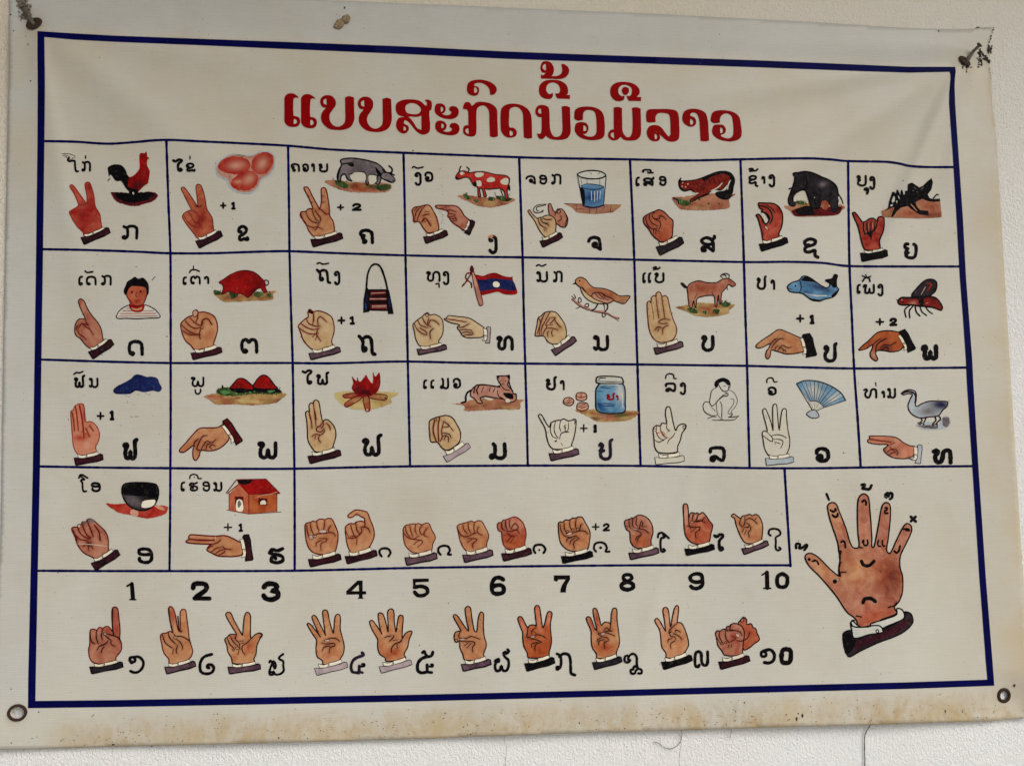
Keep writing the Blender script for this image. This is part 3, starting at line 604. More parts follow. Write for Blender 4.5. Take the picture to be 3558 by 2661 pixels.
DATA = """
@A1
#lao_word|short Lao word in black above the red two-finger hand
s K 15 248 186 240 205 252 214 285 210 300 214 300 216 302 255 310 300 328 302
g k K 14 355 212 440 306
l K 13 393 168 393 188
s n 3 185 150 215 148 245 150 280 160 300 170 300 185 290 192
s n 3 190 162 215 172 235 186 262 200 285 188 275 180
s n 3 205 155 235 168 262 182
#rooster_drawing|red rooster with a black tail on dark ground
f z 612 490 650 480 770 490 870 485 980 482 1022 508 990 552 900 585 830 603 740 592 660 560
f K 640 496 760 492 860 490 960 486 990 500 950 545 860 565 790 575 690 548
f J 768 355 800 345 840 310 862 270 860 200 864 150 885 142 905 145 918 130 925 145 930 175 946 188 930 202 928 250 950 300 942 370 935 405 900 430 860 470 840 490 780 480 755 450 750 400
b Z 760 420 800 400 860 410 900 395 930 400 890 440 850 470 780 480
F K 762 440 850 460 850 500 822 505 812 482 800 508 772 500
f K 588 300 586 270 620 248 660 241 705 250 738 285 756 330 772 355 762 400 768 470 740 445 725 420 700 385 670 388 645 375 625 345 606 330 598 352
F w 798 488 806 480 816 492 808 506
s K 5 610 360 590 380 585 388
#hand_drawing|solid red hand with two raised fingers and a dark sleeve
o R m 5 255 430 275 418 300 440 350 510 400 580 402 580 405 520 388 430 395 400 425 398 442 430 465 510 480 610 515 670 525 730 528 800 450 850 380 860 370 830 320 780 270 700 252 655 270 640 330 600 325 570 290 490
f J 340 620 420 620 440 700 400 760 340 740 300 690
s m 5 330 600 380 590 400 584
k V V 356 878 588 798 54 22
#lao_letter|black Lao letter k beside the solid red hand
g k K 17 705 765 850 895
#lao_word|short Lao word in black beside the three eggs
g ai K 15 1143 190 1240 308
g kh K 14 1262 225 1350 308
l K 11 1300 170 1300 195
#egg_drawing|three red eggs lying in a pale nest
f v 1522 290 1540 225 1600 175 1680 150 1760 158 1840 162 1900 130 1985 130 2035 165 2035 260 1995 335 1925 375 1895 445 1850 485 1770 497 1690 475 1635 425 1612 375 1552 350
f i 1532 290 1548 232 1605 185 1680 158 1760 165 1840 170 1900 140 1980 138 2025 168 2025 258 1985 325 1915 368 1885 435 1845 472 1770 486 1695 465 1645 418 1625 368 1562 340
f a 1545 275 1568 215 1640 178 1730 176 1805 205 1825 255 1790 312 1700 330 1612 315
f a 1832 250 1850 190 1920 142 1985 142 2024 190 2014 250 1965 315 1900 328 1850 300
f a 1652 405 1700 345 1780 300 1850 305 1890 350 1882 412 1822 462 1750 470 1685 452
b p 1640 250 1700 215 1770 235 1740 275 1670 275
b p 1885 245 1920 195 1965 200 1955 265 1905 280
b p 1770 395 1800 340 1850 345 1830 400
b p 1690 400 1720 380 1740 400
s G 4 1700 165 1735 160 1750 175 1775 160
s K 6 1640 345 1648 350
s K 6 1740 325 1748 328
#hand_drawing|orange-red hand with two raised fingers and tucked thumb
o O r 5 1222 450 1242 438 1262 455 1310 520 1368 610 1370 610 1360 520 1352 430 1370 414 1395 425 1425 510 1448 630 1490 700 1500 760 1502 830 1440 880 1370 885 1340 850 1270 760 1235 700 1245 670 1285 645 1310 635 1290 590 1240 490
s m 6 1285 650 1310 690 1340 740 1380 760
s m 6 1245 685 1280 740 1330 780 1370 790
s m 6 1320 640 1350 655 1380 700 1385 745
s r 6 1345 600 1370 612 1400 600
f J 1370 680 1410 650 1430 700 1400 800 1370 820 1340 760
k V V 1352 908 1562 826 58 26
#number|small black plus one beside the three eggs
g plus K 12 1560 568 1616 628
g n1 K 16 1656 565 1698 636
#lao_letter|black Lao letter kh in the egg square
g kh K 19 1710 765 1815 912
@A2
#lao_word|black Lao word beside the grey buffalo
g kv K 14 50 180 132 258
g v K 14 150 182 210 258
g aa K 14 226 182 262 258
g y K 14 290 182 376 262
#buffalo_drawing|grey water buffalo grazing on red earth
f e 345 338 430 325 560 345 700 350 860 350 920 370 925 400 880 430 700 435 540 425 440 395
f G 430 330 500 340 560 380 520 400 450 370
f G 780 380 860 365 920 375 900 410 820 420
s K 5 590 390 600 415
s K 5 660 370 665 410
s G 4 425 330 415 305
f E 560 360 660 350 760 385 800 415 680 425 580 410
o H K 8 482 160 500 146 580 138 680 150 790 180 840 215 880 262 920 290 955 330 930 348 880 330 830 305 800 290 740 285 720 370 705 360 692 265 600 268 570 300 580 335 545 320 520 275 490 290 480 340 460 330 455 290 470 240 492 195
f w 585 275 600 262 690 268 700 330 640 345 590 335 565 295
f w 730 290 765 285 800 300 790 345 745 365 728 340
o H K 6 800 300 830 290 830 340 810 365 785 355 800 340
s K 10 500 190 540 182 580 180 595 205
f K 540 185 590 175 600 205 575 212
f K 785 215 830 262 840 300 805 280
s K 12 905 205 930 230 925 262 880 262 850 240
s K 8 920 270 950 285
o H K 6 840 270 890 265 935 295 958 330 935 348 890 330 840 310
d K 6 878 290 940 330
s K 6 490 215 470 260 460 330
s K 5 540 280 600 268
#hand_drawing|tan hand with two raised fingers on a muddy margin
o P r 7 165 395 185 388 205 400 240 470 300 580 302 580 318 510 315 410 330 395 352 400 365 440 385 560 390 640 420 690 425 780 360 815 260 820 210 770 180 700 135 640 140 605 180 600 205 578 240 575 232 540 200 470
s r 6 180 600 200 650 240 690 290 695 270 670 245 620 235 575
s r 6 140 620 165 690 210 730 250 740
s r 6 262 590 280 620 310 660 300 700
s r 6 300 580 320 590 360 625 380 620
f W 275 680 288 685 285 700 275 695
s r 6 240 745 280 735 325 755
s r 6 290 700 285 735 260 765
s r 4 188 460 210 468
s r 4 215 520 240 520
s r 4 320 465 340 470
s r 4 322 520 345 522
k V K 228 845 488 795 56 28
#number|small black plus two under the grey buffalo
g plus K 12 452 535 516 592
g n2 K 15 582 528 668 596
#lao_letter|black Lao letter below the plus two sign
g kv K 20 645 748 775 886
#lao_word|black Lao word beside the red and white cow
s K 12 1108 222 1118 210 1150 225 1200 215
g ng K 14 1125 258 1188 378
g v K 15 1210 252 1290 345
#dotted_ink_marks|tiny dotted black ink marks in the cow square
d K 3 1350 228 1355 372 1372 372 1366 392 1368 425 1368 455 1330 408 1345 605 1360 605 1368 625 1365 650 1375 672 1360 690 1362 705 1382 705 1372 632
#cow_drawing|red and white spotted cow standing on grassy earth
f e 1500 465 1560 460 1640 465 1760 480 1900 480 2000 495 1960 525 1880 550 1780 565 1660 545 1600 515
f G 1548 450 1600 465 1615 500 1570 490
f G 1835 465 1920 475 1980 490 1920 515 1850 495
f G 1770 475 1820 480 1800 510 1765 500
f G 1640 500 1680 500 1660 530
s G 5 1560 450 1580 440 1580 470
s G 4 1820 430 1835 470
s G 4 1950 445 1940 480
o M n 6 1482 305 1500 270 1515 255 1560 250 1600 265 1650 258 1720 255 1830 280 1920 290 1950 315 1940 380 1930 420 1935 490 1915 490 1905 430 1870 400 1850 400 1760 408 1735 400 1750 470 1730 470 1715 410 1690 400 1700 470 1680 470 1672 390 1640 375 1600 310 1560 305 1500 322
s n 6 1870 400 1880 430 1900 480
f w 1650 272 1680 262 1725 268 1720 290 1680 305 1655 295
f w 1755 320 1785 302 1820 312 1822 335 1785 345 1755 340
f w 1870 340 1910 310 1940 320 1935 365 1890 365
f w 1655 340 1700 335 1705 380 1665 375
f w 1520 262 1545 258 1560 275 1530 285
f K 1640 345 1660 340 1665 380 1640 370
s K 9 1515 250 1520 225 1530 208
s K 9 1590 260 1600 235 1580 215
s K 6 1950 310 1945 360 1955 415
f K 1942 370 1955 380 1955 420 1940 410
f K 1484 300 1505 305 1500 322 1485 318
d K 4 1548 275
#hand_drawing|tan fist seen from the side under the word for cow
o P r 7 1105 590 1125 565 1180 555 1220 545 1260 552 1290 600 1320 660 1335 760 1290 780 1240 785 1200 740 1165 690 1120 690 1115 640
s r 6 1220 548 1190 580 1160 640 1145 690
s r 6 1185 560 1150 590 1130 640 1128 690
s r 6 1150 560 1125 590
s r 7 1195 640 1215 630 1250 625
s r 8 1190 690 1215 660 1240 680 1265 722
s r 6 1215 600 1250 605
s r 6 1200 665 1215 690
k V K 1207 822 1400 772 50 26
#hand_drawing|tan hand pointing left toward the fist
o I r 7 1308 550 1400 548 1490 555 1530 590 1560 640 1610 685 1600 720 1555 765 1520 740 1475 710 1450 690 1430 660 1415 640 1420 610 1400 590 1320 570
s r 6 1400 590 1440 590 1490 605
s r 6 1415 615 1440 620 1475 625
s r 6 1425 645 1470 640 1478 625
s r 6 1435 665 1480 660 1480 645
s r 6 1450 685 1490 675 1485 660
s r 5 1360 575 1400 560
k V K 1560 780 1622 678 42 24
#lao_letter|hooked black Lao letter ng below the pointing hand
g ng K 19 1765 805 1848 970
f q 1765 815 1790 803 1810 815 1790 835
@A3
#lao_word|black Lao word beside the glass of water
g ch K 14 88 222 182 304
g o K 14 208 218 278 304
g k K 14 310 210 402 306
#glass_drawing|drinking glass half full of blue water on red bricks
F e 425 468 925 478 910 500 850 545 700 560 560 552 520 530 490 500
f c 540 205 650 182 780 200 790 240 780 350 768 470 700 500 600 490 570 380
f A 568 320 660 300 768 318 775 350 768 475 700 498 600 490
b x 565 330 620 345 700 350 770 340 765 470 730 480 690 440 640 480 600 480 575 400
f K 568 330 600 350 605 480 590 480 575 400
l W 4 660 360 665 440
l W 4 690 365 690 450
l W 4 715 360 712 440
l W 4 740 360 735 430
l A 6 625 350 620 400
c K 8 540 215 600 190 680 183 750 195 788 225 740 250 650 255 570 240
l K 8 540 215 592 492
l K 8 790 230 768 485
s K 8 592 490 680 505 768 485
s K 5 570 315 620 300 700 305 770 325 720 345 640 345 575 330
l K 4 570 250 580 300
l K 4 622 255 625 300
l K 4 735 255 735 310
s K 5 650 200 665 215
s K 5 720 215 735 200
l r 6 430 470 585 475
l n 4 530 480 530 545
l n 4 650 508 645 555
l n 4 710 508 700 558
l n 4 775 490 760 530
l n 4 835 480 825 545
l n 4 520 515 600 518
#hand_drawing|two tan hands with crossed little fingers and a curved arrow
o I n 6 288 480 305 470 320 500 332 530 360 545 380 518 410 520 440 560 458 610 440 670 400 672 370 650 330 640 300 580
c n 5 375 515 395 540 380 555 360 545 362 525
s n 5 335 530 350 550 345 575
s n 6 440 560 450 600 440 640 435 680
s n 5 395 575 400 605 370 625
s K 5 272 475 220 478 180 490 158 520 170 545 210 548 245 525
s K 5 270 480 230 490 190 500 185 525 210 535
s K 5 245 525 240 540 210 548
o Y n 6 110 535 125 525 150 560 195 600 210 590 230 590 260 575 300 572 340 595 355 640 350 710 345 745 290 775 240 740 205 690 170 620
s n 6 200 605 210 640 240 670 270 680
s n 6 220 590 235 630 265 640 290 640
s n 6 240 600 280 610 320 605
s n 5 245 640 280 650 295 665
s n 5 250 685 255 705
s n 5 270 685 268 705
k V K 218 795 395 730 50 26
#lao_letter|black Lao letter ch beside the crossed hands
g ch K 19 625 748 755 880
#lao_word|black Lao word beside the crouching tiger
g e K 14 1045 235 1085 322
g s K 14 1110 235 1210 318
g ii K 12 1100 168 1205 210
d K 6 1150 195
g o K 14 1250 228 1315 316
#tiger_drawing|dark red striped tiger crouching on red ground
f e 1365 418 1450 412 1560 395 1700 380 1880 385 1915 390 1860 430 1862 500 1780 520 1450 520 1400 480
f G 1400 425 1470 440 1520 460 1500 490 1430 480
s K 8 1370 420 1410 440 1420 470
d G 9 1600 435 1680 470 1770 470 1560 440
o j K 7 1425 265 1450 275 1560 265 1640 240 1740 200 1810 190 1870 205 1905 260 1895 320 1880 385 1850 380 1845 300 1790 350 1730 345 1660 390 1600 410 1530 455 1520 440 1590 390 1560 385 1530 350 1470 360 1430 330
f K 1620 245 1740 200 1820 190 1875 210 1905 260 1890 320 1885 390 1860 430 1800 435 1740 400 1745 370 1830 350 1850 290 1865 245 1830 215 1780 215 1700 240 1640 275
s w 7 1870 265 1850 310 1845 350
s w 7 1800 290 1760 330 1700 360
s w 8 1545 375 1565 385 1585 380
s K 5 1600 280 1610 330
s K 5 1640 265 1660 320
s K 5 1680 255 1700 310
s K 5 1720 240 1740 300
s K 5 1760 230 1775 280
s K 6 1565 280 1590 320 1575 350
s K 5 1540 290 1560 320
s K 8 1430 262 1430 285 1425 310 1450 345 1480 355
s K 8 1440 250 1430 270 1450 282
d p 7 1455 290 1480 325 1450 320 1500 300
d K 5 1465 310 1485 345
s K 7 1520 460 1600 420 1690 385
#hand_drawing|reddish fist with folded fingers under the tiger
o O n 7 1115 590 1140 570 1190 545 1215 535 1250 523 1290 540 1340 590 1370 620 1368 700 1360 760 1310 800 1260 800 1245 790 1190 740 1160 690 1120 640
s n 6 1140 572 1135 610 1160 670 1200 690 1235 680
s n 6 1170 558 1165 600 1190 640 1240 665
s n 6 1210 540 1190 570 1205 600 1245 620 1265 650 1250 690
s n 6 1240 580 1280 580 1310 610
s n 6 1205 600 1250 600 1262 570
s n 5 1195 700 1205 690 1200 730
s n 5 1215 700 1225 695 1220 735
s n 5 1240 695 1255 720
k h K 1228 845 1442 768 68 30
#lao_letter|black Lao letter s beside the reddish fist
g s K 19 1608 738 1745 894
@A4
#lao_word|black Lao word beside the dark elephant
g to2 K 12 150 108 240 148
g x K 14 152 170 240 278
g aa K 14 262 180 300 250
g ng K 14 325 165 385 280
#elephant_drawing|dark grey elephant walking on maroon ground
f e 460 440 530 435 640 400 800 415 960 430 990 450 960 480 900 520 560 530 520 490
f Z 530 480 680 440 800 450 960 450 930 515 700 525 560 528
o h K 9 540 160 590 150 650 142 720 158 790 190 860 220 915 270 930 340 925 420 920 480 880 490 865 430 830 410 790 400 760 460 700 450 680 400 650 310 620 300 560 330 535 380 560 420 545 440 510 430 500 380 520 320 545 250 555 190
f E 785 400 820 395 850 430 830 470 790 460
f w 560 350 620 310 660 370 668 415 600 405 545 400
f G 560 405 620 395 660 425 600 430
b H 790 235 830 245 800 270 770 260
s K 8 650 180 660 250 640 290
s K 7 770 290 780 350 750 400
s K 7 720 380 740 440 720 470
s K 7 680 330 690 440
s K 7 930 330 960 380 975 425
s w 8 935 365 945 400
d W 4 725 368
s K 8 505 292 530 285
f K 640 440 700 450 720 510 600 520 560 480
s K 10 860 480 930 460 960 450
#hand_drawing|red cupped hand facing left below the elephant
o R K 8 240 415 300 415 370 420 420 455 448 520 440 620 415 680 420 725 350 745 285 745 265 660 235 550 218 520 240 515 265 540 300 595 330 570 310 520 265 490 275 475 250 460 240 430
s K 8 245 440 290 445 340 480 360 540 340 590
s K 6 300 430 350 460 385 500
s K 8 265 492 300 500 335 540 325 575
f w 270 500 300 520 310 560 300 590 280 550 258 522
f W 292 612 310 620 325 650 300 635
s K 8 218 520 238 512 262 535 280 580 305 600
k K K 248 772 480 722 54 28
#lao_letter|black Lao letter beside the red cupped hand
g x K 19 628 712 770 900
#lao_word|black Lao word beside the mosquito
g y K 14 1090 170 1180 272
g ng K 14 1200 180 1255 300
f K 1155 285 1180 276 1200 290 1200 320 1185 345 1172 330 1175 312 1155 305
#mosquito_drawing|black mosquito with raised wings on brown ground
F e 1307 482 1370 453 1476 414 1661 377 1709 398 1817 400 1831 535 1794 541 1635 548 1423 541 1317 535
b E 1476 498 1582 466 1608 525 1503 535
b f 1635 541 1794 530 1767 498 1688 509
b E 1688 419 1794 435 1741 477 1661 445
F K 1333 493 1365 456 1373 403 1391 350 1402 316 1418 318 1431 334 1442 295 1455 308 1471 350 1476 300 1489 302 1500 345 1513 334 1513 308 1534 308 1537 250 1571 236 1608 260 1635 279 1667 265 1704 228 1741 199 1754 234 1741 297 1709 340 1725 371 1762 382 1815 377 1817 400 1756 406 1709 399 1661 378 1603 406 1614 445 1645 477 1714 482 1719 525 1635 514 1561 466 1534 440 1476 456 1439 488 1407 535 1389 535 1418 451 1381 461
s K 9 1756 377 1788 340 1804 345
F c 1410 355 1423 361 1423 398 1402 414 1394 398
F c 1447 345 1460 361 1468 384 1455 371
F c 1434 392 1447 398 1439 419
F c 1384 429 1407 424 1402 443 1384 443
F c 1767 377 1804 342 1817 371
s p 5 1561 424 1587 451 1614 485
s H 5 1587 276 1608 295
s H 5 1656 295 1674 276
d H 5 1582 308 1616 318
#hand_drawing|red hand with little finger and thumb raised
o R K 8 1055 505 1070 495 1090 510 1115 545 1145 580 1175 570 1200 552 1240 548 1265 570 1280 540 1310 532 1328 545 1325 650 1290 740 1290 820 1180 825 1150 800 1120 690 1100 610
s K 8 1150 585 1150 640 1165 690
s K 7 1185 580 1185 640 1190 690
s K 7 1215 570 1215 630 1205 680
s K 7 1250 570 1245 640 1225 670
s K 7 1175 590 1175 650
f K 1170 680 1240 650 1225 690 1218 740 1200 700
l p 4 1192 590 1192 640
l p 4 1230 590 1228 630
s K 7 1275 560 1262 620 1240 665
k K K 1128 850 1350 830 62 24
#lao_letter|black Lao letter y beside the red two-pointed hand
s K 24 1538 770 1516 772 1512 800 1540 812 1540 812 1522 830 1520 860 1548 836 1548 836 1520 868 1545 888 1590 886 1606 850 1606 785 1588 772
@B1
#lao_word|black Lao word beside the boy's portrait
g e K 14 330 232 372 320
g d K 14 395 232 490 318
g k K 14 525 225 620 318
s K 13 390 192 405 205 455 198
#boy_drawing|head and shoulders of a boy with short black hair and striped shirt
o c n 6 662 598 685 540 740 500 790 485 900 485 960 505 1010 540 1040 592 950 600 850 605 750 602
l I 9 692 562 1000 560
l I 8 680 584 1015 582
l I 8 715 538 980 537
l I 7 750 518 790 516
f J 770 480 900 480 905 510 880 545 830 550 790 535
f P 790 510 840 520 885 505 870 530 810 530
o O r 6 742 340 760 320 840 320 920 335 930 380 915 430 890 480 840 495 790 480 770 440 748 400
f K 724 360 740 320 755 285 790 262 820 242 850 258 890 250 925 280 942 320 940 390 925 400 915 345 880 325 800 322 770 345 745 400 730 390
d r 11 795 375 870 370
b J 815 440 860 435 870 455 840 475 815 465
f m 760 420 790 450 800 490 770 450
s r 6 835 380 830 410 850 415
#hand_drawing|pinkish hand with one finger raised under the boy's word
o I n 6 332 448 350 434 378 450 410 520 450 580 500 640 530 700 540 760 545 810 480 860 430 860 390 830 350 780 310 750 298 700 310 640 340 608 388 605 365 550 340 490
s r 7 388 605 400 640 415 660 360 650 330 690
s r 6 330 665 310 690 330 715
s r 6 365 650 395 675 430 700 460 745
s r 6 320 700 340 740 370 760 400 790
s r 6 390 610 400 640
s r 5 420 660 430 700
k V K 420 893 612 792 62 28
#lao_letter|black Lao letter d beside the one-finger hand
g d K 20 758 788 900 930
#ink_dots|three tiny black dots above the boy's hair
d K 5 972 268 984 256 994 244
@B1
#lao_word|black Lao word beside the red tortoise
g e K 14 1235 238 1275 316
g t K 14 1300 232 1395 310
g aa K 14 1420 235 1468 306
s K 11 1295 205 1310 185 1350 182 1380 195
l K 11 1330 150 1330 178
#tortoise_drawing|big round red tortoise on yellow sandy ground
f S 1500 380 1560 375 1700 395 1850 390 2050 365 2020 400 2020 440 1850 450 1600 458 1550 430
f G 1505 360 1550 365 1580 390 1520 400
f G 1640 370 1720 380 1700 420 1660 430
f G 1860 375 1930 380 1900 420 1860 410
f G 1960 390 2010 390 1990 425
o J z 6 1552 292 1590 265 1650 225 1720 195 1790 188 1860 205 1920 255 1950 290 1955 340 1970 375 1940 378 1915 340 1880 350 1830 400 1800 420 1750 390 1700 388 1640 370 1575 395 1590 345 1580 310
b Z 1870 320 1900 290 1930 300 1900 350 1850 400 1800 415 1850 360
c r 7 1915 295 1945 275 1975 275 1982 300 1965 315 1935 310
#hand_drawing|tan fist with thumb between the fingers under the tortoise
o P r 7 1220 655 1240 625 1285 590 1325 575 1335 545 1355 530 1375 550 1420 548 1480 565 1520 600 1540 690 1525 760 1505 820 1500 850 1400 870 1340 875 1310 840 1265 800 1235 740
o p n 5 1325 545 1350 532 1370 550 1360 580 1335 590
s r 7 1260 625 1300 670 1350 690 1400 680
s r 7 1225 660 1270 700 1330 735 1390 740
s r 7 1300 595 1340 640 1390 665 1415 640
s r 7 1370 560 1365 600 1350 640
s r 8 1400 660 1410 620 1450 605 1490 655
s r 7 1395 690 1380 740 1390 785
s r 6 1235 710 1300 745 1390 750
c r 4 1390 668 1410 665 1415 690 1400 695
k V K 1312 905 1565 862 50 32
#lao_letter|black Lao letter t beside the fist of the tortoise square
g t K 20 1735 772 1895 910
@B2
#lao_word|black Lao word beside the woven shoulder bag
s K 12 280 128 300 120 330 132 380 125
g th K 15 268 170 405 305
g ng K 14 425 190 482 315
#shoulder_bag_drawing|woven shoulder bag with black strap and red bands
F K 722 350 880 350 895 540 730 535
F z 740 365 875 362 876 402 740 405
F z 735 420 880 420 880 448 735 450
F z 740 480 885 478 888 525 742 525
l i 8 750 385 870 380
l i 9 740 435 878 434
l i 9 760 495 880 492
l i 6 755 508 880 506
s K 14 705 400 712 280 722 210 750 150 785 132 820 145 850 200 880 300 900 400 925 500
F K 700 340 722 340 735 545 720 548 680 555 682 440
F K 880 330 905 360 930 480 945 565 895 565 885 450
s x 8 700 480 705 520
s D 8 712 400 708 460
s D 8 905 430 912 500
#hand_drawing|pale tan fist with raised thumb tip beside the bag
o Y r 7 118 670 135 645 180 605 205 590 200 550 215 525 245 545 290 538 350 555 410 600 428 710 405 800 415 850 330 880 260 880 210 850 160 790 135 720
f n 202 550 215 525 240 545 245 565 215 560
s r 7 140 650 185 680 240 700 300 690
s r 7 185 608 210 650 270 672 305 670
s r 7 245 550 250 600 240 660
s r 7 290 670 285 610 310 590 365 635
s r 6 130 690 180 725 240 740 290 730
s r 7 290 690 275 740 310 800
s r 6 270 735 240 765
s r 6 280 740 265 790
k U K 212 908 470 860 48 32
#number|small black plus one beside the shoulder bag
g plus K 13 456 585 526 655
g n1 K 16 560 582 610 658
#lao_letter|black Lao letter th with a long tail below the plus one
g th K 20 630 742 798 930
#lao_word|black Lao word beside the flag on its pole
g tt K 14 1225 190 1352 288
s K 11 1312 305 1335 300 1340 332
g ng K 13 1370 192 1428 315
#flag_drawing|red and blue flag with a white disc on a red pole
f J 1650 225 1720 235 1770 215 1830 208 1900 235 1965 245 1975 235 1980 270 2020 380 1980 398 1900 392 1850 372 1760 392 1695 398 1670 300
f D 1665 270 1730 268 1800 256 1870 262 1980 280 2005 358 1940 360 1860 345 1780 355 1695 362
f W 1806 300 1820 285 1845 285 1865 305 1858 328 1835 334 1812 325
f z 1605 175 1620 142 1640 165 1645 190 1635 210 1615 205
o i r 5 1622 205 1642 205 1722 478 1688 490
s r 8 1612 208 1580 215 1570 250 1590 275 1620 300 1622 335
s r 8 1620 212 1595 250 1570 290 1540 325
f r 1538 325 1550 300 1568 298
f r 1610 305 1622 300 1626 335
#hand_drawing|pale fist below the word for flag
o C n 6 1112 660 1130 635 1160 610 1190 590 1215 565 1240 555 1260 575 1300 568 1360 605 1375 680 1365 750 1335 800 1340 835 1180 845 1140 790 1125 720
s r 6 1120 645 1150 700 1200 740 1235 745
s r 6 1150 610 1175 660 1240 685
s r 6 1190 590 1215 640 1245 670
s r 6 1250 600 1240 650 1270 680
s r 6 1245 660 1265 620 1310 630 1340 660
s r 6 1235 745 1225 720 1170 685
s n 6 1290 690 1260 720 1265 780
o p n 4 1220 570 1240 562 1250 580 1230 590
k U K 1150 872 1394 840 42 28
#hand_drawing|pale hand pointing left with two fingers below the flag
o C n 6 1382 610 1400 602 1420 580 1480 585 1600 602 1680 650 1730 690 1720 760 1650 770 1580 770 1540 750 1520 715 1495 680 1520 660 1440 640
s r 6 1400 608 1480 620 1575 635
s n 6 1495 680 1540 680 1600 650
s n 5 1510 705 1560 700 1615 705
s n 5 1530 730 1580 720 1625 735
s n 5 1545 752 1600 745 1620 750
s r 5 1615 705 1635 740 1600 750
k L K 1742 815 1762 678 32 34
#lao_letter|black Lao letter beside the two-finger pointing hand
g tt K 19 1835 750 1988 884
@B3
#lao_word|black Lao word beside the brown bird
s K 12 160 110 180 100 205 112 242 98
g n K 15 158 155 262 255
g k K 14 302 152 388 255
#bird_drawing|brown bird with striped wing perched on a bare twig
s m 12 470 400 540 450 600 480 660 500 760 515 820 550 875 565
s i 6 470 400 540 450 600 480 660 500 760 515 820 550 870 562
s n 4 465 400 530 455 600 490 700 515 780 530 875 588
s n 5 465 370 490 395 500 385 485 355
c n 5 530 385 548 400 545 425 525 425
c n 5 590 440 612 440 610 465 582 462
s n 5 500 480 530 470 540 455
c n 5 740 520 760 535 745 555 732 540
s n 8 690 445 670 480 640 498
s n 8 770 430 780 470 755 510
s n 5 710 440 745 445 750 500
o C n 6 540 290 580 330 640 380 700 400 780 410 800 430 740 438 660 430 590 390 555 340
o P n 6 500 235 520 215 550 210 590 230 620 270 660 298 750 308 830 340 880 370 972 372 950 410 920 438 840 415 780 405 700 400 640 380 590 340 560 300 530 290 505 265
b E 600 300 700 320 800 345 860 385 820 400 740 390 650 370
o p n 6 640 370 660 345 720 345 760 370 830 405 780 435 720 420 660 395
s n 5 670 350 700 385 750 405
s n 5 700 348 730 380 790 410
s n 5 730 350 760 385
s n 4 880 385 950 385
s n 4 880 400 940 405
s n 4 870 410 925 425
F K 470 270 500 248 505 270
d n 8 535 240
d K 3 540 232
#hand_drawing|pale yellow hand with fingertips folded down below the bird
o Y n 6 148 712 165 620 175 560 200 545 230 515 290 505 330 515 370 560 410 630 418 720 380 770 320 790 260 770 225 720 160 720
s r 6 175 560 195 600 165 700
s r 6 235 515 205 580 185 660 185 715
s r 6 275 512 230 600 205 650 200 715
s r 6 215 715 225 680 250 640 240 620 280 560
s r 6 285 560 325 560 290 600 275 612
s r 6 310 565 340 610 370 645
s r 6 250 625 300 620
s r 6 240 655 290 650 345 665
s r 6 270 675 255 690 260 725
s r 6 300 665 290 690 300 720
k U K 292 838 485 730 52 34
#lao_letter|black Lao letter n beside the hand under the bird
g n K 19 650 708 792 850
#lao_word|black Lao word beside the reddish goat
g e K 14 1080 165 1112 262
g e K 14 1128 165 1160 262
g b K 14 1185 165 1272 260
g to2 K 12 1168 112 1240 150
#goat_drawing|reddish brown goat with horns standing on sandy ground
f S 1370 468 1450 455 1560 430 1760 440 1885 450 1830 500 1840 520 1700 548 1560 545 1450 500
f G 1470 480 1550 490 1560 520 1500 520
f G 1600 505 1640 505 1625 530
f G 1690 490 1750 490 1730 530
f G 1770 440 1800 415 1830 430 1850 440 1820 465 1770 460
s G 4 1800 450 1810 405
s G 4 1830 450 1850 420
o I n 6 1470 300 1500 260 1570 240 1640 255 1720 255 1780 225 1820 218 1860 240 1890 270 1865 290 1830 270 1810 300 1770 345 1760 440 1750 440 1740 360 1725 465 1712 460 1705 375 1680 365 1600 375 1555 395 1545 460 1535 465 1525 410 1510 475 1490 470 1480 410 1475 350
b E 1500 300 1560 270 1700 280 1780 270 1760 320 1680 350 1580 340 1510 340
f K 1410 260 1430 255 1470 295 1450 305
s n 6 1780 215 1760 195 1800 175 1835 190 1830 215
s n 6 1775 190 1800 190 1810 205
d K 4 1830 240 1845 255
s K 5 1815 285 1820 320
s n 5 1680 335 1705 375
s n 5 1555 350 1530 400
d K 7 1500 478 1545 470 1722 465 1760 440
#hand_drawing|pale tan hand with four fingers upright and thumb folded
o Y r 6 1122 430 1140 415 1155 430 1160 385 1180 368 1198 375 1200 350 1220 335 1240 350 1250 375 1275 368 1298 385 1320 480 1345 570 1378 660 1355 740 1290 770 1220 770 1170 730 1140 660 1128 560
l r 5 1158 430 1180 575
s r 5 1198 375 1210 480 1222 565
s r 5 1248 380 1262 480 1275 565
s r 6 1320 578 1260 572 1220 598 1250 612 1300 608
s r 6 1190 665 1215 640 1250 648
s r 6 1305 625 1260 650 1255 700
s r 6 1212 675 1225 655
d r 4 1175 430 1175 515 1220 425 1225 510 1265 415 1270 500 1135 480 1140 545
k U K 1182 822 1422 775 50 34
#lao_letter|black Lao letter b beside the four-finger hand
g b K 20 1590 708 1706 855
@B4
#lao_word|black Lao word beside the blue fish
g p K 14 172 142 262 268
g aa K 14 292 178 335 270
#fish_drawing|blue fish with a raised tail
o A K 7 440 240 480 205 540 185 575 150 620 155 690 200 740 235 790 250 810 215 770 185 830 170 850 135 875 145 865 180 868 240 885 265 845 325 780 345 720 360 660 350 620 335 570 300 500 290 460 280
b D 560 190 640 190 720 240 800 265 850 250 860 290 800 300 740 290 660 250 600 215
f K 560 185 600 150 650 170 700 205 660 200
f K 770 185 830 175 850 135 875 140 862 190 870 240 840 250 810 215
f K 820 320 885 265 845 330
f K 620 340 660 345 735 358 735 370 660 365
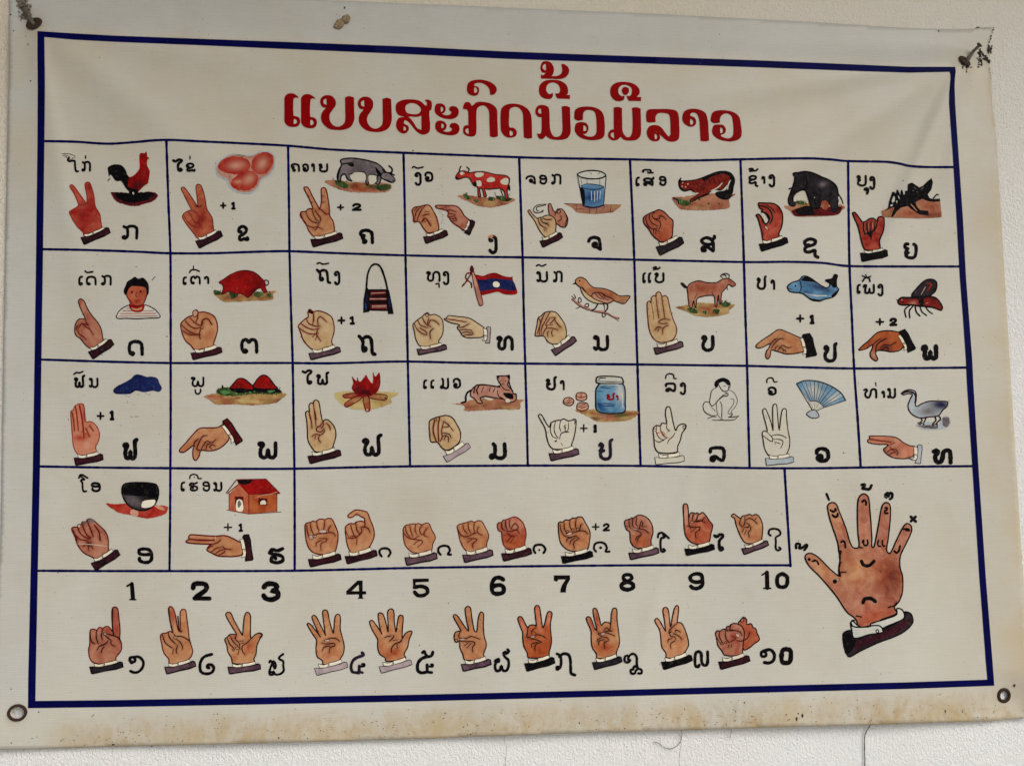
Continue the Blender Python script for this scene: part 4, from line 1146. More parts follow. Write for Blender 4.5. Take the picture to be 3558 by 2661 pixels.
b x 560 250 620 280 660 300 600 300 570 285
s c 10 600 300 680 318 780 320
s K 6 550 190 560 250 545 290
d K 8 510 235
s K 5 445 258 485 262
#number|small black plus one below the blue fish
g plus K 13 515 480 588 552
g n1 K 20 632 480 678 568
#hand_drawing|tan hand pointing down left with a black sleeve below the fish
o P n 6 165 755 200 720 290 660 365 612 440 635 540 680 590 705 590 790 560 810 440 825 380 810 330 795 300 790 290 840 270 868 252 850 258 800 280 770 290 735 220 768 180 772
s n 6 290 738 330 700 355 688
s n 6 300 775 340 720 380 690 405 695
s n 5 330 790 340 765 360 750
s n 6 370 770 400 750 440 770 475 765
s n 5 360 795 370 775 400 780 405 800
s n 5 400 800 420 790 425 810
f i 262 800 290 790 282 840 262 850
k K K 605 850 580 660 78 30
#lao_letter|black Lao letter p below the fish
g p K 20 752 720 878 898
#lao_word|black Lao word beside the red bee
g e K 14 1042 215 1080 305
g f K 14 1095 215 1200 305
s K 12 1095 192 1110 170 1130 160 1150 168 1158 195
s K 9 1092 145 1125 160 1165 150
l K 9 1120 135 1132 165
g ng K 14 1222 215 1275 325
#bee_drawing|dark red flying bee with one raised wing
o h K 9 1520 320 1570 250 1640 185 1700 178 1735 205 1728 270 1690 310 1640 330
o j K 9 1400 365 1430 335 1480 335 1560 335 1600 350 1650 325 1720 335 1760 370 1785 420 1775 445 1720 425 1640 412 1580 408 1520 400 1440 400 1410 390
b K 1420 330 1560 335 1700 335 1500 350
f K 1580 340 1620 345 1620 405 1590 405
s i 6 1640 240 1600 310
s m 8 1650 210 1690 220 1660 270
b p 1505 380 1530 374 1555 380 1530 392
s i 5 1640 390 1660 380
d i 7 1435 355
d K 8 1440 375
s K 5 1405 365 1385 350
s K 8 1500 405 1460 440 1470 505
s K 8 1530 410 1500 450 1503 510
s K 8 1550 410 1560 460 1592 495
s K 9 1590 410 1610 460 1650 490
s K 9 1640 415 1665 450 1700 475
#number|small black plus two below the bee's word
g plus K 13 1205 512 1282 578
g n2 K 18 1325 508 1396 584
#hand_drawing|orange-brown hand pointing down left below the bee
o t K 7 1060 790 1080 765 1150 705 1220 640 1300 622 1380 630 1440 650 1455 740 1420 790 1340 805 1280 795 1220 795 1205 820 1225 870 1210 885 1170 860 1158 820 1175 780 1180 745 1120 780
s K 6 1180 745 1220 710 1250 690
s K 7 1205 800 1220 740 1280 700 1300 688
s K 6 1245 780 1280 745 1330 750 1385 720
s K 7 1260 790 1290 765 1330 780
f z 1260 785 1300 745 1340 770 1330 800
f i 1170 800 1200 810 1215 860 1190 860 1165 830
k K K 1488 808 1420 632 62 28
#lao_letter|black Lao letter ph with a flat base below the bee
g f K 26 1598 738 1750 882
@C1
#lao_word|black Lao word beside the blue rain cloud
s K 12 292 150 315 135 340 138 370 126
g fs K 14 290 152 392 270
g n K 14 420 178 506 270
#cloud_drawing|dark blue rain cloud
o D D 9 640 290 670 260 740 225 790 195 830 160 880 165 920 180 960 178 1010 190 1030 235 1048 270 1030 295 980 285 900 298 830 285 780 312 700 315 650 310
d x 4 700 280 730 285 760 280 790 240 830 270 860 230 890 270 930 240 960 250 990 240 745 340 770 345 850 325 920 318 950 325
d x 6 720 270 810 265 890 250 945 235 985 255
d n 3 755 385 813 415 700 590 705 602 758 398
s n 3 780 518 800 520
s n 3 820 518 850 516
#hand_drawing|pinkish hand with three fingers upright under the cloud
o q m 5 265 470 285 460 300 425 325 412 345 404 375 415 385 470 398 565 430 560 465 575 500 620 515 680 500 740 480 780 485 830 420 850 330 845 290 780 280 700 272 600
s m 10 305 430 320 520 330 640
s m 12 340 420 360 520 375 640 380 700
s m 9 275 480 290 560 295 640
s m 8 430 600 460 640
s m 8 395 620 410 650 425 690
s m 6 360 650 400 670
f p 390 740 420 740 420 780 400 790
f a 300 690 380 680 380 720 320 720
f m 370 430 380 470 390 560 372 540
k V V 297 878 535 852 54 30
#number|small black plus one beside the three upright fingers
g plus K 13 488 475 558 548
g n1 K 18 600 462 645 552
#lao_letter|black Lao letter beside the hand under the cloud
g fs K 24 712 700 855 898
#lao_word|black Lao word beside the two red hills
g ph K 13 1305 170 1425 262
s K 12 1345 285 1352 315 1375 320 1392 300 1392 280
#hill_drawing|two red hills with green trees on yellow ground
f S 1420 345 1500 320 1700 300 1900 310 2135 318 2090 370 2040 400 1850 418 1700 410 1520 410 1470 370
f E 1450 335 1520 335 1600 350 1550 370 1480 360
f E 1880 360 1920 360 1950 375 1900 380
f y 1700 370 1850 350 1900 400 1750 400
f G 1532 290 1560 270 1640 262 1800 280 1950 275 2050 270 2100 310 2000 325 1850 320 1700 340 1570 330 1530 310
f K 1650 280 1840 240 2050 270 2090 300 1990 312 1840 300 1720 315
o J K 7 1645 275 1680 230 1715 192 1760 188 1810 220 1850 265 1845 285 1740 275
o J K 7 1850 262 1880 200 1920 162 1955 160 1990 185 2030 240 2060 275 1960 280
f b 1560 300 1600 290 1650 310 1600 325
f b 1970 295 2040 290 2000 310
f K 1580 240 1592 265 1575 275
d b 7 1820 305 1700 315 1860 300
#hand_drawing|tan hand pointing down left with a maroon sleeve below the hills
o P z 7 1210 805 1260 750 1320 680 1380 622 1460 615 1540 612 1590 590 1640 700 1600 760 1540 800 1470 815 1395 812 1380 860 1350 898 1330 880 1325 810 1335 765 1250 825 1215 825
s z 7 1335 765 1345 735 1375 710
s z 7 1395 812 1360 800 1380 740 1410 690 1450 680
s z 6 1395 810 1420 760 1450 730 1490 745 1525 715
s z 6 1440 805 1450 760 1480 755
s z 6 1490 800 1470 780 1500 760 1520 780
k Z z 1700 762 1590 560 58 30
#lao_letter|black Lao letter ph below the red hills
g ph K 22 1882 730 2060 890
@C2
#lao_word|black Lao word beside the camp fire
g ai K 14 120 108 215 242
g fs K 14 245 125 362 245
#fire_drawing|red camp fire burning on four logs over yellow ground
f y 405 315 600 300 960 310 950 330 900 360 900 400 820 430 720 455 560 450 450 400
o E r 6 480 330 600 315 640 340 610 350 490 355
o E r 6 490 410 600 340 650 350 515 435
o E r 6 655 345 700 345 712 465 678 470
o E r 6 700 325 760 320 858 335 858 368 800 372 710 355
f J 555 270 568 225 560 180 600 210 600 180 625 215 655 190 680 155 700 190 735 230 740 180 738 135 760 170 795 135 805 220 795 270 770 310 720 340 640 345 590 320
b K 610 300 640 285 700 290 740 315 690 335 630 330
b z 580 270 600 250 640 270 640 300 600 310
s r 7 558 172 575 200 580 230
s r 6 605 180 612 215
s r 6 655 185 650 210
s K 6 742 135 745 160
d p 11 690 460
d r 9 848 355
#hand_drawing|pale tan hand with index finger touching the thumb below the fire
o Y n 7 155 485 170 470 188 480 185 420 205 398 222 405 225 385 245 375 268 388 285 480 305 565 320 545 355 550 405 610 418 680 400 750 378 800 250 825 210 790 175 720 170 640 165 560
s r 7 185 480 205 560 210 620
s r 7 222 405 235 500 245 600
s r 8 188 500 200 545
s r 8 235 480 245 540
s r 7 300 570 280 600 255 610 250 640 290 650 315 625
s r 6 305 565 310 590 290 620
s r 7 335 575 360 600 370 635
s r 7 210 690 240 672 290 675 315 650 320 635
s r 7 245 685 232 712
s r 7 278 680 265 710 285 740
f p 290 570 308 565 305 582 290 585
k V K 178 862 448 815 56 32
#lao_letter|tall black Lao letter below the camp fire
g fs K 22 642 662 825 865
#lao_word|black Lao word beside the resting cat
g e K 13 1175 195 1212 280
g e K 13 1238 195 1275 278
g m K 14 1320 180 1402 280
g v K 14 1432 180 1505 275
#cat_drawing|pale brown striped cat lying on a light brown patch
f e 1425 405 1520 400 1600 370 1700 360 1900 370 2050 372 2020 400 2015 450 1850 455 1700 462 1530 465 1540 430 1510 415
s K 14 1590 290 1560 310 1545 350 1545 385 1510 398
o i n 7 1590 300 1620 260 1670 240 1740 245 1800 258 1850 245 1830 210 1820 170 1850 165 1890 165 1925 160 1920 210 1910 245 1950 290 1960 320 1980 320 1985 360 1970 385 1910 395 1880 370 1830 360 1750 350 1690 348 1670 360 1690 400 1650 400 1620 360 1590 340
f w 1720 350 1780 365 1760 378 1700 355
f K 1870 315 1950 320 1955 365 1900 355
s K 9 1918 200 1928 240 1950 295
f K 1808 162 1808 162 1838 170 1826 192 1826 192
f K 1900 170 1900 170 1928 155 1928 155 1918 190
s n 8 1625 262 1615 310
s n 8 1660 250 1640 290 1650 320
s n 7 1700 260 1680 310
s n 7 1760 262 1750 300
s n 7 1800 270 1780 310
s n 10 1640 243 1740 245 1840 262
s n 6 1850 245 1880 280 1930 290
s n 6 1700 335 1800 355 1860 360
s n 6 1820 290 1830 340 1870 360
d n 5 1850 208 1890 208 1868 232
s n 4 1855 238 1880 240
f w 1890 370 1920 365 1930 390 1900 395
#hand_drawing|pale yellow hand with fingers folded down below the cat
o Y n 7 1230 560 1250 542 1290 525 1330 515 1380 508 1430 530 1470 590 1500 660 1490 735 1430 790 1380 810 1340 790 1300 740 1245 735 1232 660
s r 8 1275 545 1262 640 1290 735
s r 8 1320 518 1305 600 1310 730
s r 7 1290 525 1290 560
s r 7 1355 560 1335 640 1340 700 1320 735
s n 6 1355 558 1400 600 1345 612
s n 6 1390 580 1435 640
s n 6 1345 660 1400 670 1420 705
s n 6 1345 690 1370 680 1360 720
s n 6 1375 680 1395 700 1395 738
k L K 1352 862 1565 755 52 38
#lao_letter|black Lao letter m below the cat
g m K 22 1745 738 1902 892
@C3
#lao_word|black Lao word above the three tablets
g ys K 15 215 165 315 292
g aa K 14 338 200 382 290
#jar_drawing|blue medicine jar with red lettering on a brown patch
f S 470 460 650 455 900 465 1020 475 1010 500 960 540 900 555 660 560 590 520
f E 600 480 700 500 880 500 960 490 900 530 680 530
f E 590 500 700 495 820 520 700 540 640 535
o A K 8 652 280 670 250 690 225 860 225 895 250 905 300 905 400 900 475 830 490 740 490 660 465 650 380
b c 820 260 880 250 895 300 880 400 850 380 860 300
b x 670 380 700 420 720 470 670 450
o c K 8 655 190 670 172 760 168 870 178 885 200 888 228 800 232 660 225
s K 5 660 210 770 215 885 215
s K 7 670 200 690 185 740 185
s K 5 690 260 780 275
s K 6 660 300 710 300
s D 6 670 405 750 405 815 415
s D 6 680 420 760 425 810 425
s W 5 690 240 850 240
s W 5 880 310 885 440
g ys T 13 740 310 820 378
g aa T 10 822 330 848 380
#tablet_drawing|three round cream tablets beside the jar
o p n 6 370 380 385 358 420 352 455 370 455 405 430 422 390 415 370 400
s n 5 370 385 400 402 455 390
s n 5 395 390 430 360
s n 5 410 395 440 368
o p n 6 480 330 495 312 540 310 568 325 568 365 530 380 485 368
s n 5 480 340 520 355 568 340
l n 5 515 315 515 350
l n 5 528 315 528 350
o p n 6 488 420 500 402 540 395 580 408 582 448 540 466 490 455
s n 5 488 430 530 440 582 425
s n 5 500 420 560 405
s n 5 510 430 570 412
#hand_drawing|uncoloured hand with little finger and thumb out below the tablets
o w n 7 152 510 170 498 190 520 225 585 250 610 260 575 285 560 320 550 345 550 370 538 410 555 440 550 470 540 480 560 465 680 440 760 430 790 290 800 250 770 225 700 210 620
f q 225 690 260 680 320 720 330 780 280 790 240 750
s n 6 265 580 255 630 275 690 320 710
s n 6 300 560 288 630 310 690 330 700
s n 6 345 555 335 610 350 650
s n 6 390 600 385 650 420 650
s n 6 415 570 405 640 350 665 335 715
s n 5 395 590 375 600 385 630
s n 6 455 545 470 560 465 585
s n 5 345 745 365 772
s r 7 290 735 310 725 300 740
s n 5 225 655 240 655
s n 5 190 548 200 545
k U K 248 840 492 805 54 34
#number|small black plus one right of the uncoloured hand
g plus K 9 512 582 580 654
g n1 K 20 628 582 662 660
#lao_letter|slate blue Lao letter below the plus one
g ys N 19 672 705 805 900
#lao_word|black Lao word beside the crouching monkey
s K 10 1258 185 1262 160 1290 145 1325 155 1330 185 1350 188
g l K 15 1250 220 1350 305
g ng K 14 1380 220 1435 330
#monkey_drawing|thin line drawing of a crouching monkey with a dark crown
b u 1640 270 1700 260 1720 320 1680 390 1640 400
b v 1740 340 1800 320 1800 480 1750 490
f K 1680 240 1690 210 1730 185 1770 182 1810 205 1820 240 1800 245 1760 215 1720 230 1710 260 1690 262
s n 5 1715 230 1740 280 1770 300 1800 290 1805 250
s n 5 1820 230 1815 260 1805 275
s n 5 1700 265 1660 290 1645 350 1640 400 1665 425 1720 370 1760 330 1790 320
s n 5 1775 310 1800 320 1790 340 1760 340 1700 390
s g 4 1800 280 1850 310 1880 370 1870 420 1830 470 1820 490
s g 4 1820 360 1850 370 1845 410 1810 460 1800 490 1830 500
s n 5 1645 395 1600 390 1582 430 1600 480 1660 510 1700 505
s g 4 1650 430 1690 470
s g 4 1700 385 1700 440 1710 500 1740 540
s n 4 1730 385 1745 420 1745 520 1750 545
s g 6 1620 535 1660 520 1700 520
s n 5 1660 545 1700 550 1745 548 1800 550 1850 545 1890 515
s n 5 1830 480 1835 505 1800 525
s n 5 1800 525 1850 520 1895 512
s n 4 1760 255 1780 250
s n 4 1785 235 1800 240
#hand_drawing|half coloured hand with index finger up and thumb out
o w n 7 1260 450 1272 432 1292 438 1305 480 1320 560 1345 640 1365 600 1400 582 1432 590 1430 620 1400 660 1385 720 1360 780 1355 825 1200 830 1165 790 1155 700 1150 620 1180 595 1210 600 1225 575 1265 578 1255 500
f q 1262 450 1280 438 1295 480 1310 560 1335 640 1300 700 1260 740 1200 745 1158 720 1150 640 1180 600 1215 600 1230 580 1265 590 1258 520
s r 6 1210 600 1215 640 1250 690 1270 710
s r 6 1180 600 1175 650 1200 700 1240 725
s S 6 1160 640 1190 660 1230 650 1260 680
s S 7 1215 650 1240 690 1280 700
s n 6 1160 720 1200 740 1240 715
s r 6 1270 580 1265 620 1290 640 1270 650
s r 6 1340 655 1320 690 1285 720 1272 755
s n 6 1265 700 1230 730
c n 5 1408 600 1425 600 1425 618 1410 622
s n 6 1148 622 1170 625
k w g 1165 872 1412 865 54 34
#lao_letter|black Lao letter l below the monkey
g l K 20 1630 772 1780 912
@C4
#lao_word|black Lao word beside the folding fan
s K 10 212 222 212 200 230 182 262 185 275 215 300 215
g v K 15 218 255 298 335
#fan_drawing|pale blue folding fan opened wide
F A 470 235 520 210 620 205 740 235 820 285 870 330 895 378 705 440 640 385 580 382
f c 575 385 620 385 670 400 705 440 625 480
o v K 5 610 460 640 470 665 515 640 530 590 525 557 492
s K 9 470 232 540 206 640 210 740 240 820 285 865 325 895 378
l K 6 470 235 610 465
l K 6 895 378 705 440 640 470
s n 5 580 385 640 385 690 415 705 440
l n 4 510 218 592 382
l n 4 545 210 605 383
l n 4 585 206 615 384
l n 5 625 207 625 384
l n 4 665 212 637 386
l n 4 705 222 650 390
l n 4 745 240 660 395
l n 5 785 262 672 402
l n 4 820 288 685 412
l n 4 850 315 695 425
l n 4 875 345 702 432
b c 560 250 640 240 700 300 640 360 590 330
b c 780 330 850 330 800 380 740 400
l g 3 590 400 620 465
l g 3 625 395 625 465
l g 3 660 405 630 465
l g 3 690 425 635 468
#hand_drawing|uncoloured hand with three fingers up below the fan
o w n 6 175 465 195 448 212 475 245 560 265 635 262 450 272 412 292 412 300 450 318 635 340 480 355 450 378 455 382 520 395 640 410 720 405 790 385 840 385 860 240 860 195 800 180 720 172 660 190 642 215 650 205 590
f C 300 690 395 680 400 760 370 850 280 855 300 770
s n 6 215 655 250 690 262 710 255 735 200 700 178 680
s n 6 250 685 300 675 350 685 385 705
s n 6 265 715 310 715 345 725 350 750 330 795
s n 5 275 735 305 745 330 755
s n 5 285 745 282 762
l n 5 255 638 275 636
l n 5 315 636 330 634
s n 3 200 500 215 540
k v n 202 880 438 875 54 32
#lao_letter|black Lao letter v below the folding fan
g v K 22 628 778 762 918
#lao_word|black Lao word beside the grey goose
g h K 14 1048 270 1172 362
l K 9 1155 222 1160 250
g aa K 14 1205 292 1240 358
g n K 14 1255 268 1335 362
#goose_drawing|blue grey goose with a long curved neck
f v 1510 590 1600 560 1700 590 1740 520 1790 520 1810 560 1790 610 1680 630 1560 625
f H 1740 530 1790 525 1800 570 1770 610 1740 590
f H 1520 595 1600 590 1700 600 1690 620 1560 615
o v n 7 1380 315 1420 290 1460 285 1500 300 1510 340 1500 400 1510 430 1560 405 1620 385 1700 385 1780 390 1775 430 1740 460 1700 510 1620 520 1550 530 1490 510 1450 470 1438 420 1460 360 1475 325 1440 318 1400 328
b N 1610 400 1680 382 1785 388 1780 430 1750 460 1720 420 1650 440
b B 1650 395 1740 390 1785 388 1770 440 1740 450 1700 420
b H 1540 440 1640 440 1700 480 1620 510 1560 500
s n 14 1390 315 1440 300 1490 315 1505 350 1500 400
s n 7 1545 525 1560 555 1520 575
s n 9 1600 520 1580 560 1570 590
s n 10 1670 515 1680 550 1650 580
s n 10 1705 510 1720 540 1690 570 1690 600
s n 8 1530 585 1560 575
s n 8 1650 590 1690 580
s n 3 1690 375 1712 365
s n 3 1780 390 1800 375
#hand_drawing|pinkish brown hand pointing left with two fingers below the goose
o q n 6 1085 725 1105 710 1102 688 1150 686 1280 690 1340 702 1400 745 1460 772 1500 780 1490 850 1430 880 1330 878 1280 860 1240 830 1225 800 1250 780 1262 760 1180 758 1100 745
f I 1280 690 1340 710 1400 760 1370 850 1300 870 1260 840 1270 770
s r 7 1105 712 1180 725 1290 740
s r 6 1262 770 1320 745
s n 5 1240 830 1225 800 1245 790
s r 6 1250 830 1300 800 1330 800
s r 6 1270 850 1310 830 1340 830
s r 6 1285 780 1290 800 1330 820
s n 5 1330 800 1350 830 1340 855
s n 5 1440 870 1460 888 1475 880
k v n 1500 920 1530 765 40 36
#lao_letter|black Lao letter h in the goose square
g h K 26 1642 790 1828 935
@D1
#lao_word|black Lao word beside the black bowl
s K 14 335 150 350 122 375 128 410 150
s K 14 350 135 385 165 360 165 352 175 365 190 368 240 375 265 400 265
g o K 15 440 185 525 272
#bowl_drawing|black bowl on red ground
f a 570 372 650 378 740 370 1000 385 1105 400 1095 450 1040 480 920 500 780 470 680 450
f p 990 390 1060 400 1080 430 1030 420
f p 785 430 845 425 845 480 785 465
o h K 9 712 290 712 230 740 200 870 190 1000 205 1025 250 1025 300 1000 370 940 420 880 432 810 415 750 370
f K 715 240 780 205 980 205 1022 250 1020 300 980 330 900 310 760 300 722 290
b H 740 310 830 320 870 370 850 410 780 380
f W 890 355 960 340 1000 345 980 390 920 410 880 400
#hand_drawing|brown hand with fingers pinched upward below the bowl
o I r 7 272 590 295 575 320 575 330 555 355 555 365 530 395 530 410 510 440 505 465 520 520 570 560 610 588 670 590 750 590 800 530 840 480 850 440 830 380 800 330 740 300 660
s r 8 325 575 340 620 380 660 430 680
s r 8 365 545 380 600 410 650 440 670
s r 8 410 525 430 580 450 630 460 660
s r 8 470 560 510 620 520 690
s r 8 300 640 340 680 410 700 430 740
s r 7 370 745 410 720 420 780
s r 7 430 700 450 750 460 768
s r 8 280 600 300 640 320 690
b r 395 690 440 680 440 730 410 750
f H 415 510 455 508 465 530 435 545
f H 365 530 395 528 398 545 370 555
f W 320 562 345 556 350 575 330 580
s w 3 320 720 400 725 480 730 585 745
k V V 445 890 665 780 62 30
#lao_letter|black Lao letter o beside the pinched hand
g o K 20 842 750 980 896
#lao_word|black Lao word beside the red house
g e K 13 1218 180 1260 268
g r K 13 1288 182 1370 268
s K 11 1298 155 1305 128 1340 118 1368 135 1368 152 1398 155
d K 6 1338 142
g o K 13 1408 178 1475 268
g n K 14 1500 182 1582 270
#house_drawing|small red roofed house with a door and a window
F O 1640 290 1725 200 1810 295 1810 462 1640 430
F t 1810 295 2060 280 2055 440 1810 462
F J 1720 200 1705 162 1960 160 2080 282 1810 292 1790 270 1728 195
F K 1705 165 1840 168 1820 200 1760 210 1725 195
l r 9 1615 280 1705 165 1960 160 2080 282
l r 8 1625 285 1725 200 1812 292 2075 285
l r 6 1640 285 1640 430
l r 7 1810 292 1812 460
l r 6 2055 285 2055 440
l r 5 1620 428 1810 462 2092 445
F Z 1690 310 1765 312 1765 440 1695 425
f W 1703 430 1705 350 1725 335 1755 350 1758 438
f g 1715 360 1730 345 1745 380 1720 410
F Z 1895 325 1972 328 1972 385 1895 385
F W 1910 360 1925 345 1950 345 1962 365 1960 380 1910 380
s p 4 1860 325 1930 300 2000 290 2060 270
#number|small black plus one below the red house
g plus K 9 1592 542 1668 612
g n1 K 15 1720 542 1762 618
#hand_drawing|tan hand pointing left with two joined fingers below the house
o P r 8 1265 700 1290 680 1290 655 1310 643 1420 650 1520 655 1600 650 1660 670 1730 705 1760 710 1755 810 1690 830 1600 830 1540 825 1480 795 1448 775 1465 740 1490 725 1400 722 1280 712
s r 8 1290 682 1400 690 1510 690
f R 1340 685 1450 685 1450 700 1360 700
s r 7 1490 728 1540 710 1568 685
s r 7 1448 772 1480 745 1500 740
s r 6 1480 795 1530 760 1570 750
s r 6 1510 815 1560 780 1605 770
s r 7 1580 740 1605 765 1655 770
s r 6 1540 825 1590 800 1605 780
l w 3 1518 655 1522 690
k V K 1782 868 1770 650 56 34
#lao_letter|black Lao letter r below the red house
g r K 20 1975 748 2120 900
@D2
#hand_drawing|tan fist with all fingers folded, first in the vowel row
o P r 7 150 560 165 542 195 535 220 525 240 530 270 510 300 508 325 512 345 502 380 505 410 560 435 630 430 720 400 800 310 815 230 800 185 760 160 690
s r 7 165 560 170 620 195 670 230 660
s r 7 195 545 205 600 230 650
s r 7 250 530 258 580 275 610
s r 7 320 520 318 570 310 600
s r 7 375 560 350 600 360 615
s r 7 215 660 260 635 310 630 390 625 415 655
s r 6 270 675 340 680 330 705
s r 6 300 690 250 710 245 745
s r 6 330 700 290 720 288 775
f W 185 650 215 650 218 680 190 680
f W 270 605 335 603 330 625 275 625
f W 220 650 250 648 245 660 222 665
k V K 182 858 450 818 56 34
#hand_drawing|tan hand with a bent index finger hooked over the fist
o P r 7 500 580 520 555 545 545 575 548 595 532 640 525 665 530 665 500 635 485 600 465 560 490 530 492 522 475 550 450 590 428 650 435 690 450 715 510 745 590 750 660 720 730 700 760 690 800 560 805 520 740 505 660
s r 7 665 510 670 560 660 580
s r 7 545 555 560 610 580 660
s r 7 590 540 600 600 625 640
s r 7 635 575 665 575 700 590 712 625
s r 7 640 585 640 620 600 660 560 675 520 670
s r 7 550 660 580 650 590 670
s r 6 600 670 598 730
s r 6 600 465 600 480
s r 6 505 620 530 665
k V K 500 832 762 785 56 36
#lao_vowel|small black arch vowel mark beside the hooked finger hand
s K 17 815 830 798 805 800 775 835 760 875 768 892 800 875 830
#hand_drawing|tan fist third from the left in the vowel row
o P r 6 1002 600 1020 565 1055 555 1080 548 1110 550 1135 545 1165 555 1190 545 1225 545 1250 600 1282 665 1260 720 1240 790 1100 800 1050 770 1015 720
s r 6 1020 575 1030 620 1060 665
s r 6 1060 565 1068 610 1085 655
s r 6 1110 555 1105 600 1120 640
s r 6 1165 560 1145 600 1160 640 1190 640
s r 6 1215 580 1185 620 1185 650 1220 662
s r 6 1010 630 1040 665 1090 680 1140 650
s r 6 1075 682 1150 690 1170 700 1165 720
s r 6 1140 692 1095 725
s r 6 1168 715 1132 745
k U K 1020 842 1285 808 58 36
#lao_vowel|small black hooked arch vowel mark after the third fist
s K 17 1328 815 1308 790 1312 755 1350 738 1392 745 1408 780 1390 812 1418 815
#hand_drawing|tan fist fourth from the left in the vowel row
o P r 6 1472 570 1490 552 1520 545 1545 538 1570 530 1600 525 1620 535 1645 522 1680 525 1710 570 1745 650 1730 710 1710 780 1580 795 1530 760 1500 700 1485 640
s r 6 1480 600 1500 640 1530 660
s r 6 1520 555 1530 600 1560 635
s r 6 1565 540 1570 590 1590 630
s r 6 1620 545 1615 590 1625 620 1600 640
s r 6 1660 570 1645 600 1650 625 1690 648
s r 6 1500 650 1550 660 1600 640 1640 625
s r 6 1560 675 1640 680 1630 705
s r 6 1600 680 1560 710
s r 6 1630 700 1605 725 1608 758
k U K 1522 820 1770 782 56 36
#hand_drawing|small orange-brown fist with a pinched thumb in the vowel row
o O r 6 1820 560 1830 538 1855 535 1870 515 1895 512 1915 505 1940 495 1975 488 2010 505 2045 545 2070 630 2060 700 2050 760 1930 770 1880 740 1860 670 1855 620 1830 605
s r 6 1855 540 1860 590 1885 605
s r 6 1890 520 1890 570 1910 600
s r 6 1925 510 1925 560 1935 590
s r 6 1940 600 1950 570 1975 545 2000 575 1990 595 1950 600
s r 6 1900 610 1950 612 1985 600 2015 635
s r 6 1905 625 1930 650 1980 660
s r 6 1940 660 1905 700
s r 6 1965 665 1930 715
s r 5 1870 650 1890 645
f t 1880 700 1960 690 2040 660 2050 740 1950 765
f p 1840 560 1920 540 1990 510 2030 560 2020 600 1900 600
s r 6 1860 545 1865 595
s r 6 1895 525 1900 590
s r 6 1940 600 1950 570 1975 545 2000 575 1990 595
k V K 1860 808 2105 768 56 36
#lao_vowel|small black dotted arch vowel mark after the orange fist
s K 17 2150 800 2136 775 2145 740 2180 728 2215 735 2238 770 2222 800
d K 9 2185 775
@D3
#hand_drawing|tan fist beside the plus two in the vowel row
o P n 7 150 545 165 532 190 532 210 515 245 515 275 498 300 500 320 490 355 490 385 540 425 620 420 700 400 770 270 785 210 760 165 700
s n 6 165 555 175 610 205 655
s n 6 200 535 202 590 220 620
s n 6 250 520 250 570 265 600
s n 6 305 505 298 560 305 590
s n 6 360 550 345 560 335 610
s n 6 195 650 250 665 300 655 330 675
s n 6 270 630 330 610 380 612 410 640
f W 220 628 270 625 265 640 222 642
c n 4 218 610 238 605 240 625 220 632
c n 4 262 595 285 590 285 612 266 615
c n 4 308 588 330 585 325 608 308 610
s n 6 270 665 228 680 222 705
s n 6 295 668 258 695 250 725
s n 6 325 678 285 710 290 765
k K K 178 832 438 795 52 34
#number|small black plus two above the dotted vowel mark
g plus K 11 442 542 508 605
g n2 K 14 535 542 600 614
#lao_vowel|small black dotted vowel mark below the plus two
s K 16 478 788 460 765 470 722 515 708 555 722 572 758 560 788 595 788
d K 13 518 755
#hand_drawing|brown fist with a bent index finger before the tall vowel
o I n 7 725 530 740 514 765 510 785 498 810 495 830 478 870 474 920 495 960 550 972 620 955 690 950 745 850 760 800 740 775 690 770 620 740 595
s n 6 765 515 765 560 780 590
s n 6 795 502 795 560 808 580
s n 6 830 490 825 550 840 570
s n 6 870 520 860 560 850 590 800 590
s n 6 870 525 885 545 875 570 915 572
s n 6 850 590 900 600 935 628
s n 6 800 600 850 615 875 640
s n 6 870 640 830 665 820 690
s n 6 870 645 840 680 835 705
f W 800 590 840 590 835 602 802 602
c n 4 735 570 750 570 748 590 738 590
f t 790 660 870 680 945 660 945 735 850 755 800 730
s n 6 870 640 830 665 820 690
s n 6 870 645 840 680 835 705
k U K 765 802 1012 765 50 34
#lao_vowel|tall black Lao vowel after the brown fist
s K 16 1015 665 1022 635 1048 624 1075 640 1110 672
s K 17 1060 640 1072 665 1042 675 1042 780 1062 790 1078 778 1062 766
#hand_drawing|orange-brown hand with the little finger raised in the vowel row
o O n 7 1235 395 1245 375 1268 378 1278 420 1282 500 1295 460 1315 450 1340 460 1355 452 1378 465 1400 448 1430 475 1460 520 1490 560 1475 630 1455 710 1360 725 1300 705 1260 660 1245 600 1240 500
s n 7 1282 500 1285 560 1300 590
s n 6 1320 460 1310 520
s n 6 1360 465 1345 520
s n 6 1420 490 1395 520 1340 530
s n 6 1300 535 1380 520 1430 540
s n 6 1265 565 1330 580 1380 575 1370 600
s n 6 1340 590 1300 620
s n 6 1370 600 1340 630 1345 670
s n 6 1380 575 1378 610
f p 1242 385 1265 385 1272 450 1278 540 1250 540
f p 1300 470 1330 465 1390 465 1430 500 1310 510
s n 6 1330 460 1312 515
s n 6 1370 465 1350 515
s n 6 1425 490 1395 518
f W 1300 532 1325 528 1322 540 1302 542
d n 4 1300 568 1320 570 1340 568 1240 520 1242 445
k K K 1252 768 1495 735 48 32
#lao_vowel|black Lao vowel with a flag top after the raised little finger
g ai K 17 1495 628 1592 790
#hand_drawing|small tan hand with a curved little finger, last in the vowel row
o P n 7 1655 475 1675 462 1700 480 1735 500 1750 480 1785 475 1810 465 1835 478 1860 466 1890 480 1920 540 1925 600 1905 700 1830 720 1770 710 1730 650 1695 560 1680 500 1660 488
s n 6 1735 500 1725 550 1750 575
s n 6 1770 485 1770 540 1755 570
s n 6 1780 510 1810 500 1850 520 1878 550
